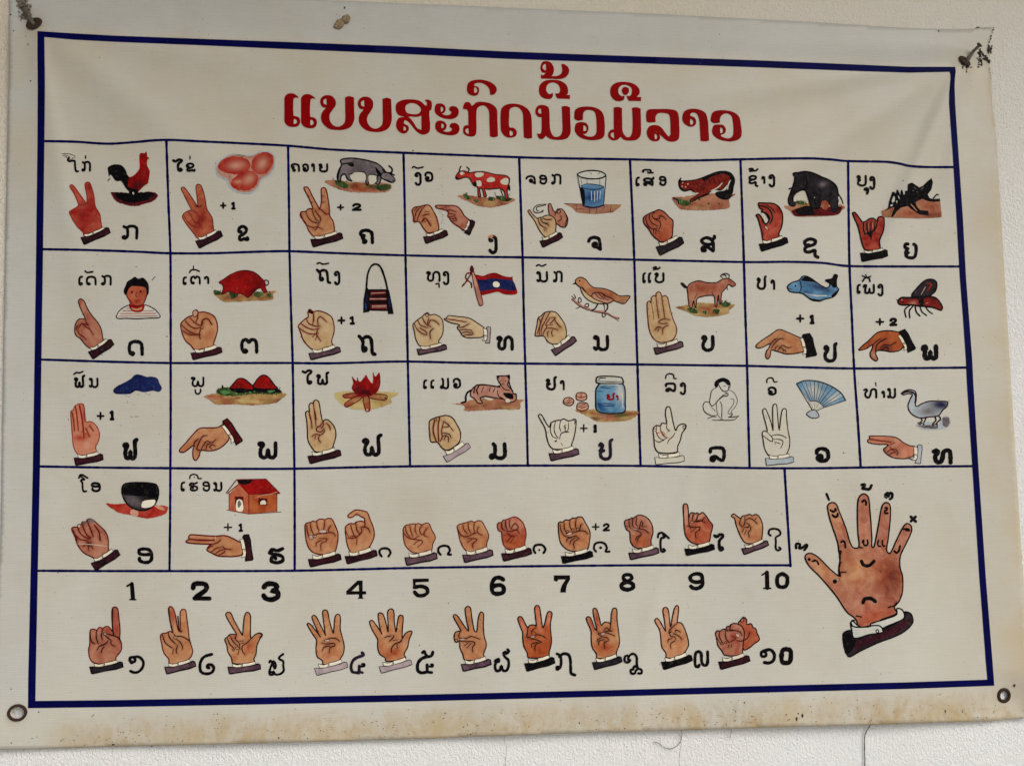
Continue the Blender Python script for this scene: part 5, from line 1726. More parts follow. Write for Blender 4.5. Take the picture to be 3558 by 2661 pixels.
s n 6 1760 575 1790 580 1810 560 1780 540
s n 5 1770 515 1790 520
s n 6 1820 570 1820 600 1800 620 1810 665
s n 6 1760 590 1745 620
s n 6 1785 600 1765 640
s n 6 1855 520 1865 500
k U K 1745 765 1962 702 46 28
#lao_vowel|black Lao vowel with a curled top, last in the vowel row
s K 15 1995 650 1978 635 1985 600 2025 590 2070 605 2078 640 2040 665 2040 700 2040 765 2060 778 2082 765 2068 752
@D4
#large_hand_drawing|largest hand with Lao vowel marks on palm and fingers
f I 560 700 680 680 850 680 1000 720 1090 750 1112 950 1100 1100 1060 1170 1060 1250 950 1300 730 1350 700 1280 600 1190 500 1050 540 900
o I K 8 572 718 560 640 500 460 478 370 480 325 510 305 545 315 570 370 630 520 684 680 740 682 732 560 728 400 735 280 760 240 790 232 820 260 832 350 850 600 850 680 868 680 905 500 935 340 965 305 1000 320 1008 400 990 600 975 710 1003 735 1060 620 1110 520 1145 482 1180 500 1185 550 1130 670 1090 760 1088 850 1110 930 1108 1060 1080 1140 1040 1190 1060 1240 940 1290 830 1345 740 1355 715 1290 640 1230 560 1110 480 1010 400 920 320 840 285 770 300 740 340 735 400 770 500 870 582 930 572 860 582 780
f P 300 770 330 745 390 780 480 870 550 930 520 1000 430 930 340 840
f P 495 340 530 330 580 440 600 520 560 540 510 420
f P 620 760 760 740 840 860 800 1000 640 1020 600 880
f t 880 800 960 780 1070 760 1085 850 1100 940 1100 1020 1000 1060 930 1040 900 920
f f 960 790 1060 750 1085 820 1095 1000 1090 1090 980 1130 940 1060 960 920
f I 590 1110 760 1110 900 1080 780 1150 760 1250 700 1260 620 1170
f O 760 1200 900 1180 1010 1210 1050 1240 940 1290 830 1340 750 1345 730 1290
f I 890 560 930 380 970 320 1000 350 990 560 960 680 900 680
f I 1030 700 1100 560 1140 500 1180 520 1150 640 1080 750
s K 8 572 718 590 715 578 760 582 820 572 860 572 910 582 930
s K 6 582 820 598 808
s K 7 565 910 590 895 635 892
s K 8 740 682 770 688
s K 8 720 1262 760 1270
s K 8 990 1190 1040 1175 1060 1150
f W 545 950 575 950 570 965 545 965
s i 4 940 1085 1000 1065 1085 1035
s K 25 762 800 780 832 825 838 868 800
s K 26 775 1150 790 1120 840 1115 880 1140
d K 19 537 972
d K 14 320 785
s K 13 345 800 365 800 360 790 385 800 400 828
s K 17 500 370 525 382 545 370 540 358
s K 17 518 410 540 428 560 415 560 400
s K 16 770 300 785 285 800 300 800 325
s K 16 770 292 780 290
s K 15 962 352 978 348 975 370 960 375 962 395 985 395
s K 15 1120 530 1150 528 1168 540 1140 540
s K 15 590 640 605 628 622 645 625 685
s K 14 770 640 780 620 782 660 800 668 815 655 812 620
s K 12 905 625 900 650 905 672 925 675
s K 12 940 625 938 650 945 672 960 670
s K 16 1040 715 1060 730 1078 712 1088 672
s n 4 920 880 930 900
#large_cuff_drawing|white shirt cuff and black sleeve of the largest hand
o h K 8 608 1415 680 1385 700 1450 880 1400 1000 1350 1120 1280 1125 1230 1180 1245 1195 1320 1100 1410 900 1490 750 1560 650 1605
f V 720 1480 900 1410 1060 1340 1150 1280 1180 1310 1060 1410 880 1480 700 1550
f K 615 1430 660 1410 720 1480 640 1590
o c K 8 672 1320 690 1305 715 1330 760 1355 840 1350 840 1330 960 1290 1060 1250 1062 1200 1110 1215 1122 1280 1050 1320 940 1370 945 1400 830 1420 700 1450 680 1380
s K 8 840 1345 910 1345 940 1370 945 1400
s K 8 675 1325 690 1350 750 1358 840 1350
c K 6 885 1385 900 1378 908 1395 895 1408
s K 8 672 1325 685 1300 705 1300
#tone_mark|short slanted black stroke above the leftmost raised finger
s K 17 468 232 488 280
#tone_mark|black hooked tone mark above the longest finger
s K 20 765 155 790 152 785 170 770 185 800 190 830 192 848 160
#tone_mark|black wavy tone mark above the third raised finger
s K 19 965 240 985 222 985 245 990 258 1000 225 1022 230 1020 265 1005 275
s K 10 960 255 975 268
#tone_mark|black cross shaped tone mark above the smallest finger
s K 20 1180 425 1222 465
s K 20 1220 425 1182 462
#tone_mark|curled black mark beside the thumb tip
s K 19 210 690 212 655 240 655 240 680 235 690 255 690 300 660 300 680 280 705
s K 5 228 625 235 630
@E1
#number|slim black number 1 at the left of the counting row
l K 18 430 188 468 166
l K 34 470 168 480 296
l K 12 452 305 506 306
#number|bold black number 2 in the counting row
s K 35 1002 205 1012 172 1060 165 1112 175 1118 210 1090 240 1030 280 1022 295
l K 38 1014 294 1145 296
#number|bold black number 3 in the counting row
s K 36 1617 198 1640 172 1690 168 1728 185 1722 215 1680 230 1680 230 1735 240 1740 275 1700 302 1650 302 1618 280 1615 270
#hand_drawing|hand with one raised finger below the number 1
o I r 7 300 385 322 370 345 382 358 470 368 580 365 640 380 690 375 750 330 810 335 850 230 868 135 850 105 810 95 740 105 690 110 570 140 562 165 570 190 545 215 555 240 540 270 542 302 580 298 480
s n 8 302 385 300 500 305 570 315 620
s n 7 165 572 162 640 180 690
s n 7 218 560 205 620 215 655
s n 7 105 580 120 670 150 690
s n 7 225 595 280 610 350 635 375 670
s n 7 220 600 270 645 290 660
f W 225 595 248 592 250 610 228 612
s n 7 165 745 190 710 240 690 265 660
s n 6 205 765 215 730 230 715
s n 6 290 660 290 690 320 710
f R 320 500 355 540 362 620 320 610
f R 232 555 290 555 300 600 240 590
k h K 108 892 382 855 50 28
#lao_digit|spiral black Lao digit one
s K 21 450 830 465 845 490 845 500 825 480 805 455 812 460 845 470 855
s K 20 478 805 530 802 568 840 565 890 530 930 490 938 458 925
#hand_drawing|hand with two raised fingers below the number 2
o P r 7 788 385 805 364 830 385 850 450 872 570 890 580 890 420 905 392 935 395 945 450 960 560 970 650 998 750 985 800 960 830 970 850 800 870 790 820 750 770 730 690 718 620 735 600 770 595 800 580 822 590 800 480
s n 8 790 385 800 480 825 590
s n 8 870 450 880 575
s n 7 735 610 760 680 820 725
s n 7 785 590 800 640 850 690
s n 7 830 630 900 625 960 655 985 680
s n 6 840 640 880 665 905 700 910 735
f W 832 630 862 628 862 642 838 642
s n 6 830 735 825 775
s n 6 870 700 855 740 860 775
s n 6 830 600 850 620
f R 795 390 830 400 845 480 810 490
s n 6 880 580 900 585 905 570
k U K 758 892 1012 848 52 28
#lao_digit|black Lao digit two with a curled tail
s K 22 1165 780 1110 795 1080 820 1062 870 1070 930 1110 948 1160 940 1182 905 1168 875 1135 870 1125 890 1142 898
#hand_drawing|hand with two raised fingers and thumb out below the number 3
o P n 7 1285 435 1305 415 1330 425 1360 490 1425 605 1432 615 1445 470 1462 420 1485 418 1500 450 1500 560 1505 640 1540 610 1580 595 1605 612 1580 650 1555 710 1548 780 1530 820 1535 850 1350 860 1335 810 1305 760 1295 700 1278 650 1300 630 1320 610 1350 605 1380 608 1340 540
s n 7 1300 640 1320 690 1360 730
s n 7 1320 615 1350 670 1395 710
s n 6 1380 610 1370 650 1400 680 1410 740
s n 6 1505 645 1470 680 1430 710 1430 750 1455 785
s n 6 1400 745 1390 780
s n 5 1405 668 1435 662
s n 5 1408 690 1440 682
c n 4 1340 735 1360 738 1358 750 1342 748
c n 4 1375 715 1400 720 1395 740 1375 735
f t 1440 720 1500 670 1530 680 1500 760 1460 770
f R 1345 615 1378 615 1370 650 1350 650
s n 6 1582 600 1600 615 1580 635
k U K 1308 892 1578 872 50 28
#lao_digit|thin dark Lao digit three with looped foot
s K 17 1665 850 1672 835 1690 850 1712 905 1720 870 1700 840 1685 870 1665 930 1670 955 1695 955 1700 935 1680 935
s K 17 1700 930 1720 955 1760 950 1790 920 1785 880 1785 840 1750 820 1755 800 1785 778
@E2
#number|bold black number 4 in the counting row
F K 408 232 505 140 550 140 550 232 580 232 580 260 550 260 550 285 560 298 505 298 518 285 518 260 408 262
F w 455 232 515 175 518 232
#number|bold black number 5 in the counting row
F K 985 125 1125 122 1125 150 1010 155 1012 190 990 195
s K 28 1000 198 1060 190 1108 210 1112 245 1080 268 1030 268 1002 240
#number|bold black number 6 in the counting row
s K 30 1772 132 1745 116 1705 118 1680 150 1672 200 1685 245 1730 255 1772 240 1775 200 1750 180 1700 185 1680 200
#hand_drawing|hand with four raised fingers below the number 4
o P n 7 68 520 85 512 110 535 185 630 180 630 150 560 112 470 112 450 130 442 150 460 200 560 230 620 228 620 205 450 205 405 225 395 245 408 262 490 295 600 300 560 312 450 335 432 355 450 355 560 370 620 390 710 380 780 350 830 360 865 210 870 200 835 155 800 145 720 150 660 120 610
s n 6 190 680 240 690 300 685 310 705 270 720 258 770
s n 6 270 710 220 715 198 750
s n 6 220 660 270 640 320 645 350 668
f W 218 655 262 652 258 668 222 668
k L V 135 903 408 855 54 34
d n 4 120 530 160 520 222 490 225 545 315 490 300 540 130 610 170 575
#lao_digit|black Lao digit four
s N 22 545 765 560 785 510 805 470 830 450 880 460 930 500 940 505 940 520 940 520 890
s N 18 500 940 515 925 520 870 520 925 550 940
s K 17 530 885 562 882 565 865 545 865
#hand_drawing|open hand with five spread fingers below the number 5
o P n 7 610 500 630 485 655 510 720 605 712 600 695 520 685 430 705 420 728 435 755 520 770 590 772 520 768 410 795 385 820 405 825 500 840 590 850 520 865 450 885 440 902 455 895 560 895 640 920 600 960 578 980 585 955 650 940 720 910 780 925 815 755 840 745 810 700 780 680 720 680 650 640 580
s n 7 895 640 880 670 830 690 800 730 800 765
s n 6 850 690 850 730
s n 6 738 635 770 625 800 618
s n 6 780 668 810 640 822 615
s n 6 812 660 850 655
f t 720 730 840 750 900 740 880 800 760 830 710 790
s n 5 895 640 870 675
k L V 695 888 965 835 50 34
d n 4 650 540 700 480 715 540 785 470 790 530 870 500 855 560
#lao_digit|bold black Lao digit five
s K 22 1070 765 1085 755 1095 775 1115 800 1150 790 1160 760
s K 24 1105 800 1060 820 1030 860 1030 920 1060 940 1100 935
s K 22 1110 870 1115 930 1150 938
s K 16 1120 885 1158 885 1160 870 1145 868
#hand_drawing|hand with three fingers up and little finger touching the thumb
o P n 7 1338 452 1350 435 1372 445 1410 500 1470 580 1455 500 1440 400 1445 375 1465 365 1485 375 1495 440 1520 575 1540 585 1550 500 1565 430 1580 412 1600 430 1598 520 1605 620 1625 700 1600 780 1610 820 1440 830 1420 780 1395 720 1390 670 1360 675 1345 640 1355 590 1390 578 1405 578
s n 6 1400 575 1385 620 1395 660 1370 672
s n 6 1395 640 1450 640 1490 625 1530 635 1568 648
f W 1392 645 1438 642 1435 658 1395 658
s n 6 1395 665 1450 670 1510 670 1525 690 1505 720 1508 762
s n 6 1470 680 1432 705
s n 6 1495 685 1455 725
c n 4 1352 650 1375 652 1372 672 1355 670
d n 5 1482 632 1470 490 1470 540 1570 480 1400 575
k U K 1410 868 1655 832 52 34
#lao_digit|black Lao digit six with a curled top
s K 20 1700 838 1730 820 1735 840 1710 850 1700 880 1710 920 1740 920 1755 880 1770 920 1800 920 1818 880 1815 830 1785 800 1775 770 1790 760 1800 775 1800 775 1820 755 1810 738
@E3
#number|bold black number 7 in the counting row
F K 62 95 202 95 202 130 175 180 165 225 168 243 118 243 120 215 135 175 165 130 100 130 90 150 62 140
#number|bold black number 8 in the counting row
s K 26 700 88 730 95 738 120 700 145 665 122 672 95 700 88
s K 30 700 150 745 170 750 200 700 220 650 200 655 170 700 150
#number|bold black number 9 in the counting row
s K 28 1350 140 1310 155 1255 140 1248 105 1290 82 1340 90 1352 130 1350 180 1310 208 1270 205 1252 190
#number|bold black number 10 at the right end of the counting row
l K 14 1870 92 1912 66 1912 70
l K 36 1912 70 1916 205
l K 14 1885 208 1945 208
s K 28 2045 80 2085 105 2090 150 2080 185 2045 198 2010 185 2000 140 2010 100 2045 80
@E2
#hand_drawing|orange-brown hand with ring finger bent to the thumb, seventh in the row
o t K 7 1898 470 1915 452 1935 462 1960 510 1985 550 2000 530 2040 525 2058 535 2050 450 2045 375 2065 355 2085 370 2100 460 2115 550 2135 500 2155 420 2178 408 2195 425 2180 520 2185 600 2190 680 2170 760 2165 800 1990 810 1980 770 1950 710 1940 640 1940 590 1920 540
f q 1905 465 1935 470 1975 550 1960 640 1935 560
f q 2052 372 2080 370 2105 500 2090 560 2065 520
f q 2160 425 2188 425 2175 500 2150 500
s K 6 1985 550 1980 600 1975 630 1995 635
s K 6 2060 545 2020 575 2020 610
s K 6 1985 635 2040 625 2060 610 2110 620 2140 640
s K 6 2025 575 2060 600
s K 6 2010 645 2060 655 2110 675
s K 6 2105 675 2060 690 2045 720 2050 752
s K 6 2070 675 2020 690 2018 725
f W 2010 622 2045 620 2042 635 2012 636
k K K 1960 862 2205 815 58 32
@E3
#lao_digit|black Lao digit seven with a long tail
s K 20 88 775 115 790 125 830 118 890 90 912 88 890 115 890
s K 22 110 800 145 775 190 785 205 830 208 900 212 945 245 960
#hand_drawing|hand with middle finger bent to the thumb below the number 8
o P n 7 342 470 360 453 382 468 420 565 435 570 410 460 402 390 418 380 435 395 455 460 475 530 500 502 545 508 555 520 560 440 575 385 595 380 608 395 610 480 625 600 630 690 605 760 600 800 440 815 430 775 395 720 385 640 385 580
f R 350 465 375 470 420 560 400 570
f R 415 400 435 420 465 500 445 560 430 520
f t 395 680 480 720 600 700 600 760 450 790 400 720
s n 6 440 580 455 600 490 590 540 600 590 620
s n 6 555 520 550 580 570 575
s n 6 500 560 520 550 540 575 520 580 490 575
f W 470 595 505 592 500 608 472 608
s n 6 440 600 475 625 520 635 540 655
s n 6 480 635 445 650 438 670
s n 6 500 650 455 665 450 700
s n 6 540 660 500 680 502 728
d n 4 565 430 570 470 430 465 440 520
k h K 400 852 640 808 54 34
#lao_digit|black Lao digit eight with a looped tail
s K 18 700 790 680 800 678 840 705 850 725 830 705 822 720 790 750 775 780 800 782 860 788 900
s K 18 790 890 760 885 750 910 730 915 735 945 765 945 775 920 800 905 825 920 820 945 795 945
#hand_drawing|hand with index finger touching the thumb below the number 9
o P n 7 938 490 955 468 980 490 1030 580 1032 580 1020 480 1008 400 1020 375 1045 378 1058 410 1065 480 1075 545 1090 460 1110 380 1130 355 1145 375 1140 440 1135 500 1170 510 1205 580 1232 690 1210 745 1185 780 1190 805 1040 810 1035 770 1000 720 990 640 980 570
f p 950 485 975 500 1010 570 990 600
f p 1015 395 1040 385 1060 480 1065 550 1040 560
f p 1105 400 1130 365 1140 400 1120 490 1090 520
s n 6 1135 505 1090 545 1062 580 1065 600 1080 575
s n 6 1060 590 1100 600 1150 625 1172 652
s n 6 1115 590 1120 570 1150 580
s n 6 1065 605 1080 625 1110 630 1120 650
s n 6 1090 640 1055 655 1052 680
s n 6 1115 660 1075 690 1078 730
f W 1070 595 1100 595 1098 608 1072 608
s n 6 1145 575 1160 590
d n 4 950 515 985 555 1025 440 1028 500 1105 430 1098 490
k K K 998 850 1250 795 56 34
#lao_digit|black Lao digit nine
s K 22 1325 872 1318 886 1300 886 1289 868 1289 790 1300 762 1322 757 1341 775 1345 840 1360 872 1385 874 1397 850 1397 758
#hand_drawing|two brown clasped fists below the number 10
o O n 7 1660 520 1690 475 1710 458 1735 480 1735 520 1775 515 1790 545 1815 560 1825 595 1840 625 1845 655 1800 690 1750 730 1710 740 1690 620
o i n 5 1682 490 1700 468 1712 470 1700 500
o I n 7 1465 600 1480 575 1505 578 1530 562 1555 562 1565 540 1590 535 1600 520 1640 512 1690 535 1715 590 1705 690 1700 750 1690 785 1550 790 1520 750 1485 700 1475 640
s n 6 1500 580 1500 630 1530 690
s n 6 1550 570 1555 640 1585 680
s n 6 1600 525 1590 570 1620 580
s n 6 1480 640 1510 690
s n 6 1555 570 1620 570 1680 590 1695 620
f a 1600 600 1640 600 1650 660 1600 660
f W 1640 600 1675 610 1670 630 1645 625
s n 6 1640 660 1690 665 1740 640 1765 590
s n 5 1580 700 1575 725
s n 5 1605 695 1600 720
s n 5 1590 675 1640 640 1600 620
c n 4 1508 680 1530 680 1530 695 1512 695
c n 4 1545 670 1562 672 1560 686 1546 684
c n 4 1562 570 1590 568 1590 582 1565 582
k V K 1495 848 1750 800 56 34
#lao_digit|bold black Lao digits for ten at the right end
s K 20 1872 795 1885 800 1905 790 1900 765 1870 755 1862 785 1872 800
s K 24 1885 750 1940 740 1975 775 1970 830 1930 855 1890 850
s K 33 2080 736 2115 745 2120 800 2110 845 2080 855 2045 845 2040 790 2050 745 2080 732
@T1
#title_letter|first dark red title letter, a hooked upright
f T 70 420 72 370 100 342 140 338 170 350 195 377 165 375 150 390 150 530 165 535 200 550 208 590 190 620 150 630 100 620 72 585 70 520
e 155 560 172 565 180 585 170 600 152 603
#title_letter|second dark red title letter, a hooked upright
f T 215 425 217 375 245 348 285 345 315 360 340 383 312 382 297 395 295 540 310 543 345 560 353 600 335 632 295 641 245 628 217 595 215 520
e 298 568 318 575 325 595 315 610 298 613
#title_letter|third dark red title letter with an open bowl
f T 597 372 597 372 630 362 675 372 675 372 677 500 678 560 650 625 590 652 530 655 460 645 405 600 387 550 400 500 430 465 430 462 400 455 380 415 392 375 430 354 480 360 512 395 516 440 490 480 465 520 465 570 490 610 530 627 570 615 597 580 598 480
e 435 382 435 382 412 395 410 420 420 432 438 437 438 437
#title_letter|fourth dark red title letter with an open bowl
f T 922 385 922 385 960 376 998 388 998 388 1002 500 1002 575 975 640 915 670 855 673 785 660 735 620 715 570 725 520 755 482 755 478 725 470 707 430 720 390 755 368 805 372 838 405 840 455 820 495 792 540 790 585 815 625 855 645 900 630 922 595 923 490
e 762 398 762 398 740 408 736 435 745 447 765 455 765 455
#title_letter|fifth dark red title letter with two loops and a tail
f T 1290 396 1320 393 1345 405 1352 440 1345 480 1330 492 1332 560 1336 600 1330 670 1290 695 1250 690 1210 660 1170 610 1140 580 1115 572 1110 600 1145 620 1150 655 1120 685 1080 680 1045 640 1042 590 1065 550 1110 542 1060 525 1037 480 1045 425 1100 395 1180 390 1250 405 1300 445 1308 420
e 1120 470 1130 440 1170 422 1215 430 1250 460 1255 490 1230 515 1180 518 1135 505
e 1150 540 1220 542 1260 532 1260 532 1260 655 1260 655 1225 640 1195 595 1170 560
e 1108 625 1125 635 1125 655 1108 660
#title_letter|sixth dark red title mark of two curled strokes
f T 1375 475 1385 435 1420 425 1455 435 1472 470 1460 505 1440 515 1475 528 1510 520 1520 500 1500 480 1510 455 1540 448 1575 465 1585 505 1570 540 1530 560 1470 558 1410 535 1380 505
f T 1380 620 1390 585 1425 574 1460 585 1480 615 1470 650 1450 663 1480 672 1515 665 1525 645 1505 628 1515 602 1550 594 1582 612 1592 650 1575 685 1535 702 1475 698 1415 680 1385 650
e 1430 455 1445 460 1450 480 1432 500
e 1435 600 1450 605 1456 625 1438 642
#title_letter|seventh dark red title letter, an arch with a serif
f T 1622 470 1640 417 1680 418 1700 445 1740 415 1800 412 1870 430 1915 475 1920 560 1926 710 1926 710 1890 720 1855 710 1855 710 1850 580 1845 490 1815 448 1780 445 1745 470 1738 530 1738 670 1725 705 1680 712 1630 690 1622 650 1635 620 1668 612 1668 612 1665 500 1655 478
e 1668 640 1668 640 1645 650 1645 672 1670 690
#title_mark|dark red arched mark above the seventh title letter
f T 1655 290 1670 245 1720 222 1790 220 1860 240 1905 275 1915 310 1895 345 1862 352 1858 352 1850 300 1815 262 1760 245 1720 258 1720 270 1755 285 1762 320 1745 352 1705 358 1665 335
e 1722 285 1740 295 1745 318 1735 332 1720 330
#title_letter|eighth dark red title letter, an arch with a foot loop
f T 1948 520 1958 465 2000 435 2060 427 2130 440 2190 480 2215 540 2222 725 2222 725 2185 730 2150 720 2150 720 2145 600 2140 510 2110 465 2070 455 2030 475 2023 530 2025 630 2060 637 2088 665 2082 705 2040 722 1990 712 1955 670 1948 600
e 2030 662 2052 670 2055 695 2040 706 2028 700
@T2
#title_letter|ninth dark red title letter with curled top and cup
f T 480 452 480 452 515 447 552 460 552 460 555 600 556 680 530 725 480 740 420 740 370 728 342 705 342 705 320 730 285 730 262 684 262 684 285 690 302 675 305 545 305 545 275 540 252 510 255 470 280 442 325 440 365 460 373 510 376 620 385 670 410 710 440 715 470 700 485 660 484 560
e 300 468 300 468 280 475 275 500 285 512 303 515 303 515
#title_mark|dark red looped mark above the ninth title letter
f T 280 310 290 265 330 230 400 220 470 230 520 265 535 310 530 345 508 352 508 352 552 352 552 352 550 387 550 387 440 383 440 383 420 340 420 340 455 335 465 300 445 260 405 243 365 255 345 290 350 325 375 345 400 335 403 360 385 385 340 385 295 360
#title_mark|highest dark red tone mark of the title
f T 297 100 312 65 350 58 390 75 412 125 405 170 390 188 390 188 440 187 475 165 483 130 478 84 510 90 540 120 540 165 510 200 460 214 400 212 300 210 300 210 298 175 298 175 320 180 340 160 340 160 310 155 295 130
e 335 82 340 82 342 138 330 135 315 120 318 95
#title_letter|tenth dark red title letter, a round bowl
f T 588 530 595 485 630 460 710 452 780 465 830 500 850 560 852 690 835 725 780 743 710 742 640 720 600 680 592 640 605 600 640 587 690 595 712 630 705 670 685 688 665 690 700 710 745 712 775 690 782 650 778 550 765 500 730 483 690 485 668 510 664 568 664 568 620 575 592 560
e 668 615 668 615 690 625 692 660 668 665 668 665
#title_letter|eleventh dark red title letter with two uprights
f T 930 462 930 462 965 456 1003 465 1003 465 1005 600 1010 670 1040 715 1070 715 1090 680 1095 590 1090 465 1090 465 1125 458 1165 470 1165 470 1168 600 1165 700 1130 740 1070 748 1020 740 992 715 992 715 960 742 920 745 885 720 885 680 910 653 932 650 932 650
e 932 675 932 675 908 685 908 710 935 730 935 725
#title_mark|dark red arched mark with a dot above the eleventh letter
f T 900 320 912 275 955 245 1030 238 1105 255 1150 295 1155 340 1130 368 1130 368 1170 370 1170 370 1168 405 1168 405 1060 403 1060 403 1042 360 1042 360 1075 358 1090 320 1080 285 1040 265 1000 268 972 300 975 340 1000 362 1024 360 1020 390 995 405 945 400 910 365
f T 1001 315 1012 288 1035 282 1060 295 1063 325 1045 350 1018 348
#title_letter|twelfth dark red title letter with an inner hook
f T 1215 570 1215 500 1235 478 1300 474 1420 475 1475 490 1495 530 1500 600 1502 700 1490 740 1450 757 1400 750 1360 720 1320 685 1300 672 1290 670 1320 685 1335 720 1320 748 1270 752 1230 720 1218 670 1240 625 1290 612 1340 630 1380 680 1410 712 1425 690 1425 690 1422 570 1410 520 1380 510 1320 510 1295 540 1295 588 1295 588 1225 588
e 1288 690 1305 700 1308 725 1290 735
#title_letter|thirteenth dark red title letter with a tall stem
f T 1527 560 1540 500 1590 474 1660 475 1725 505 1748 570 1755 660 1760 748 1760 748 1725 754 1685 748 1685 748 1680 650 1672 560 1650 512 1610 505 1595 530 1635 550 1648 590 1630 620 1590 626 1545 600
e 1598 560 1620 575 1620 600 1598 610
#title_letter|last dark red title letter, a round bowl
f T 1773 555 1790 505 1830 487 1900 485 1970 500 2020 540 2035 600 2042 700 2020 735 1960 755 1900 752 1840 735 1795 700 1785 660 1800 615 1840 608 1885 615 1905 650 1895 685 1860 702 1890 722 1930 728 1960 712 1970 670 1965 580 1950 530 1910 512 1875 525 1855 555 1853 592 1853 592 1810 598 1778 585
e 1858 635 1875 645 1878 672 1860 685
"""
def shapes_only(ops):
    n = len(BLOTS), len(HALO); r = shapes([q for q in ops if q[0] != 'k'], True); del BLOTS[n[0]:]; del HALO[n[1]:]; return r
for nm, lab, tile, ops in parse(DATA):
    ox, oy = TILE[tile]; k = 1 / 2.4329 if tile == 'D4' else 1 / 2.4994
    BLOTS.clear(); HALO.clear(); random.seed(len(lab) * 7 + len(ops))
    polys = [(c, [(ox + x * k, oy + y * k) for x, y in p]) for c, p in shapes(ops, 'hand_drawing' in nm)]
    bl = [(c, [(ox + x * k, oy + y * k) for x, y in p], m) for c, p, m in BLOTS]
    cuffs = []
    if 'hand_drawing' in nm:
        tr = lambda q: [(ox + x * k, oy + y * k) for x, y in q]
        cuffs = [[(c, tr(p)) for c, p in shapes([q])] for q in ops if q[0] == 'k']
        polys = [(c, tr(p)) for c, p in shapes_only(ops)]
    dots = 'dots' in nm or 'marks' in nm
    z = layer()
    prt = print_part(nm, polys, z, SOLID if nm.startswith('title') else INK, lab, (6.5 if bl or HALO else 14.0), 'stuff' if dots else None, bl, [(ox + x * k, oy + y * k) for x, y in HALO])
    for cf in cuffs: print_part('cuff', cf, z + 0.00008, INK, None, 14.0, parent=prt)

# ---------------------------------------------------------------- rust rings, nails, small things on the cloth
def ring(gx, gy, rx, ry, hr, tilt=0.0):
    bm = bmesh.new(); s = 0.36e-3; c = on_cloth(gx, gy, 0.0004); n = 40; m = 10; rows = []
    # local slope of the cloth
    dx = (lift(gx + 25, gy) - lift(gx - 25, gy)) / (50 * s); dz = (lift(gx, gy - 25) - lift(gx, gy + 25)) / (50 * s)
    for i in range(n):
        a = 2 * pi * i / n; row = []
        for j in range(m):
            b = 2 * pi * j / m
            mid = 0.5 * (1 + hr / ((rx + ry) / 2)); half = 0.5 * (1 - hr / ((rx + ry) / 2))
            k = mid + half * cos(b); wob = 1 + 0.03 * noise.noise(Vector((cos(a) * 2, sin(a) * 2, gx)))
            X = rx * k * cos(a) * s * wob * 1.05; Z = -ry * k * sin(a) * s * wob * 1.05; H = 0.0018 * max(-0.3, sin(b))
            row.append(bm.verts.new((c.x + X, c.y - H - dx * X - dz * Z, c.z + Z)))
        rows.append(row)
    for i in range(n):
        for j in range(m):
            bm.faces.new((rows[i][j], rows[i][(j + 1) % m], rows[(i + 1) % n][(j + 1) % m], rows[(i + 1) % n][j]))
    bmesh.ops.recalc_face_normals(bm, faces=bm.faces)
    return bm
for (gx, gy, rx, ry, hr), lab in zip(GROM, ('rusty brown grommet ring at the lower left corner', 'rusty brown grommet ring at the lower right corner',
        'rusty grommet under the nail at the upper left corner', 'rusty grommet under the bent nail at the upper right corner')):
    o = from_bm('grommet', ring(gx, gy, rx, ry, hr), RUST, None, label=lab); part(o)
def tube(path, radii, sides=10, caps=True, wob=0.0):
    bm = bmesh.new(); rings = []; n = len(path)
    prev = None
    for i in range(n):
        t = (path[min(n - 1, i + 1)] - path[max(0, i - 1)]).normalized()
        if prev is None: u = t.orthogonal().normalized()
        else: u = (prev - t * prev.dot(t)).normalized()
        prev = u; w = t.cross(u); rg = []
        for k in range(sides):
            a = 2 * pi * k / sides; p = path[i] + (u * cos(a) + w * sin(a)) * radii[i] * (1 + wob * noise.noise(path[i] * 900 + Vector((k * 1.7, 0, 0))))
            rg.append(bm.verts.new(p))
        rings.append(rg)
    for i in range(n - 1):
        for k in range(sides): bm.faces.new((rings[i][k], rings[i][(k + 1) % sides], rings[i + 1][(k + 1) % sides], rings[i + 1][k]))
    if caps: bm.faces.new(rings[0]); bm.faces.new(rings[-1])
    bmesh.ops.recalc_face_normals(bm, faces=bm.faces); return bm
def nail(points, label, headr, rad):
    """an old bent nail: shank leaves the grommet and leans over the cloth, head at its end"""
    root = bpy.data.objects.new('nail', None); C.objects.link(root); root.location = on_cloth(points[0][0], points[0][1]); root.empty_display_size = 0.01
    root['label'] = label; root['category'] = 'nail'; root['group'] = 'nails holding the upper corners of the banner'
    base = root.location
    ctrl = [on_plane(x, y, lift(x, y) + h) - base for x, y, h in points]
    pth = []
    for i in range(len(ctrl) - 1):
        for k in range(5): pth.append(ctrl[i].lerp(ctrl[i + 1], k / 5))
    pth.append(ctrl[-1])
    from_bm('shank', tube(pth, [rad * (0.8 + 0.25 * noise.noise(p * 300)) for p in pth], 10, True, 0.5), NAILM, root)
    d = (pth[-1] - pth[-2]).normalized()
    hp = [pth[-1] - d * 0.0006, pth[-1], pth[-1] + d * 0.0012, pth[-1] + d * 0.0016]
    from_bm('nail_head', tube(hp, [rad, headr, headr * 0.95, headr * 0.6], 12, True, 0.35), NAILM, root)
    return root
nail([(3352, 222, -0.002), (3360, 212, 0.003), (3380, 182, 0.008), (3402, 158, 0.012)], 'bent rusty nail leaning up to the right in the upper right corner grommet', 0.0040, 0.0027)
nail([(126, 92, -0.002), (112, 78, 0.003), (98, 50, 0.007), (82, 26, 0.010)], 'dusty nail leaning up to the left in the upper left corner grommet', 0.0044, 0.0036)

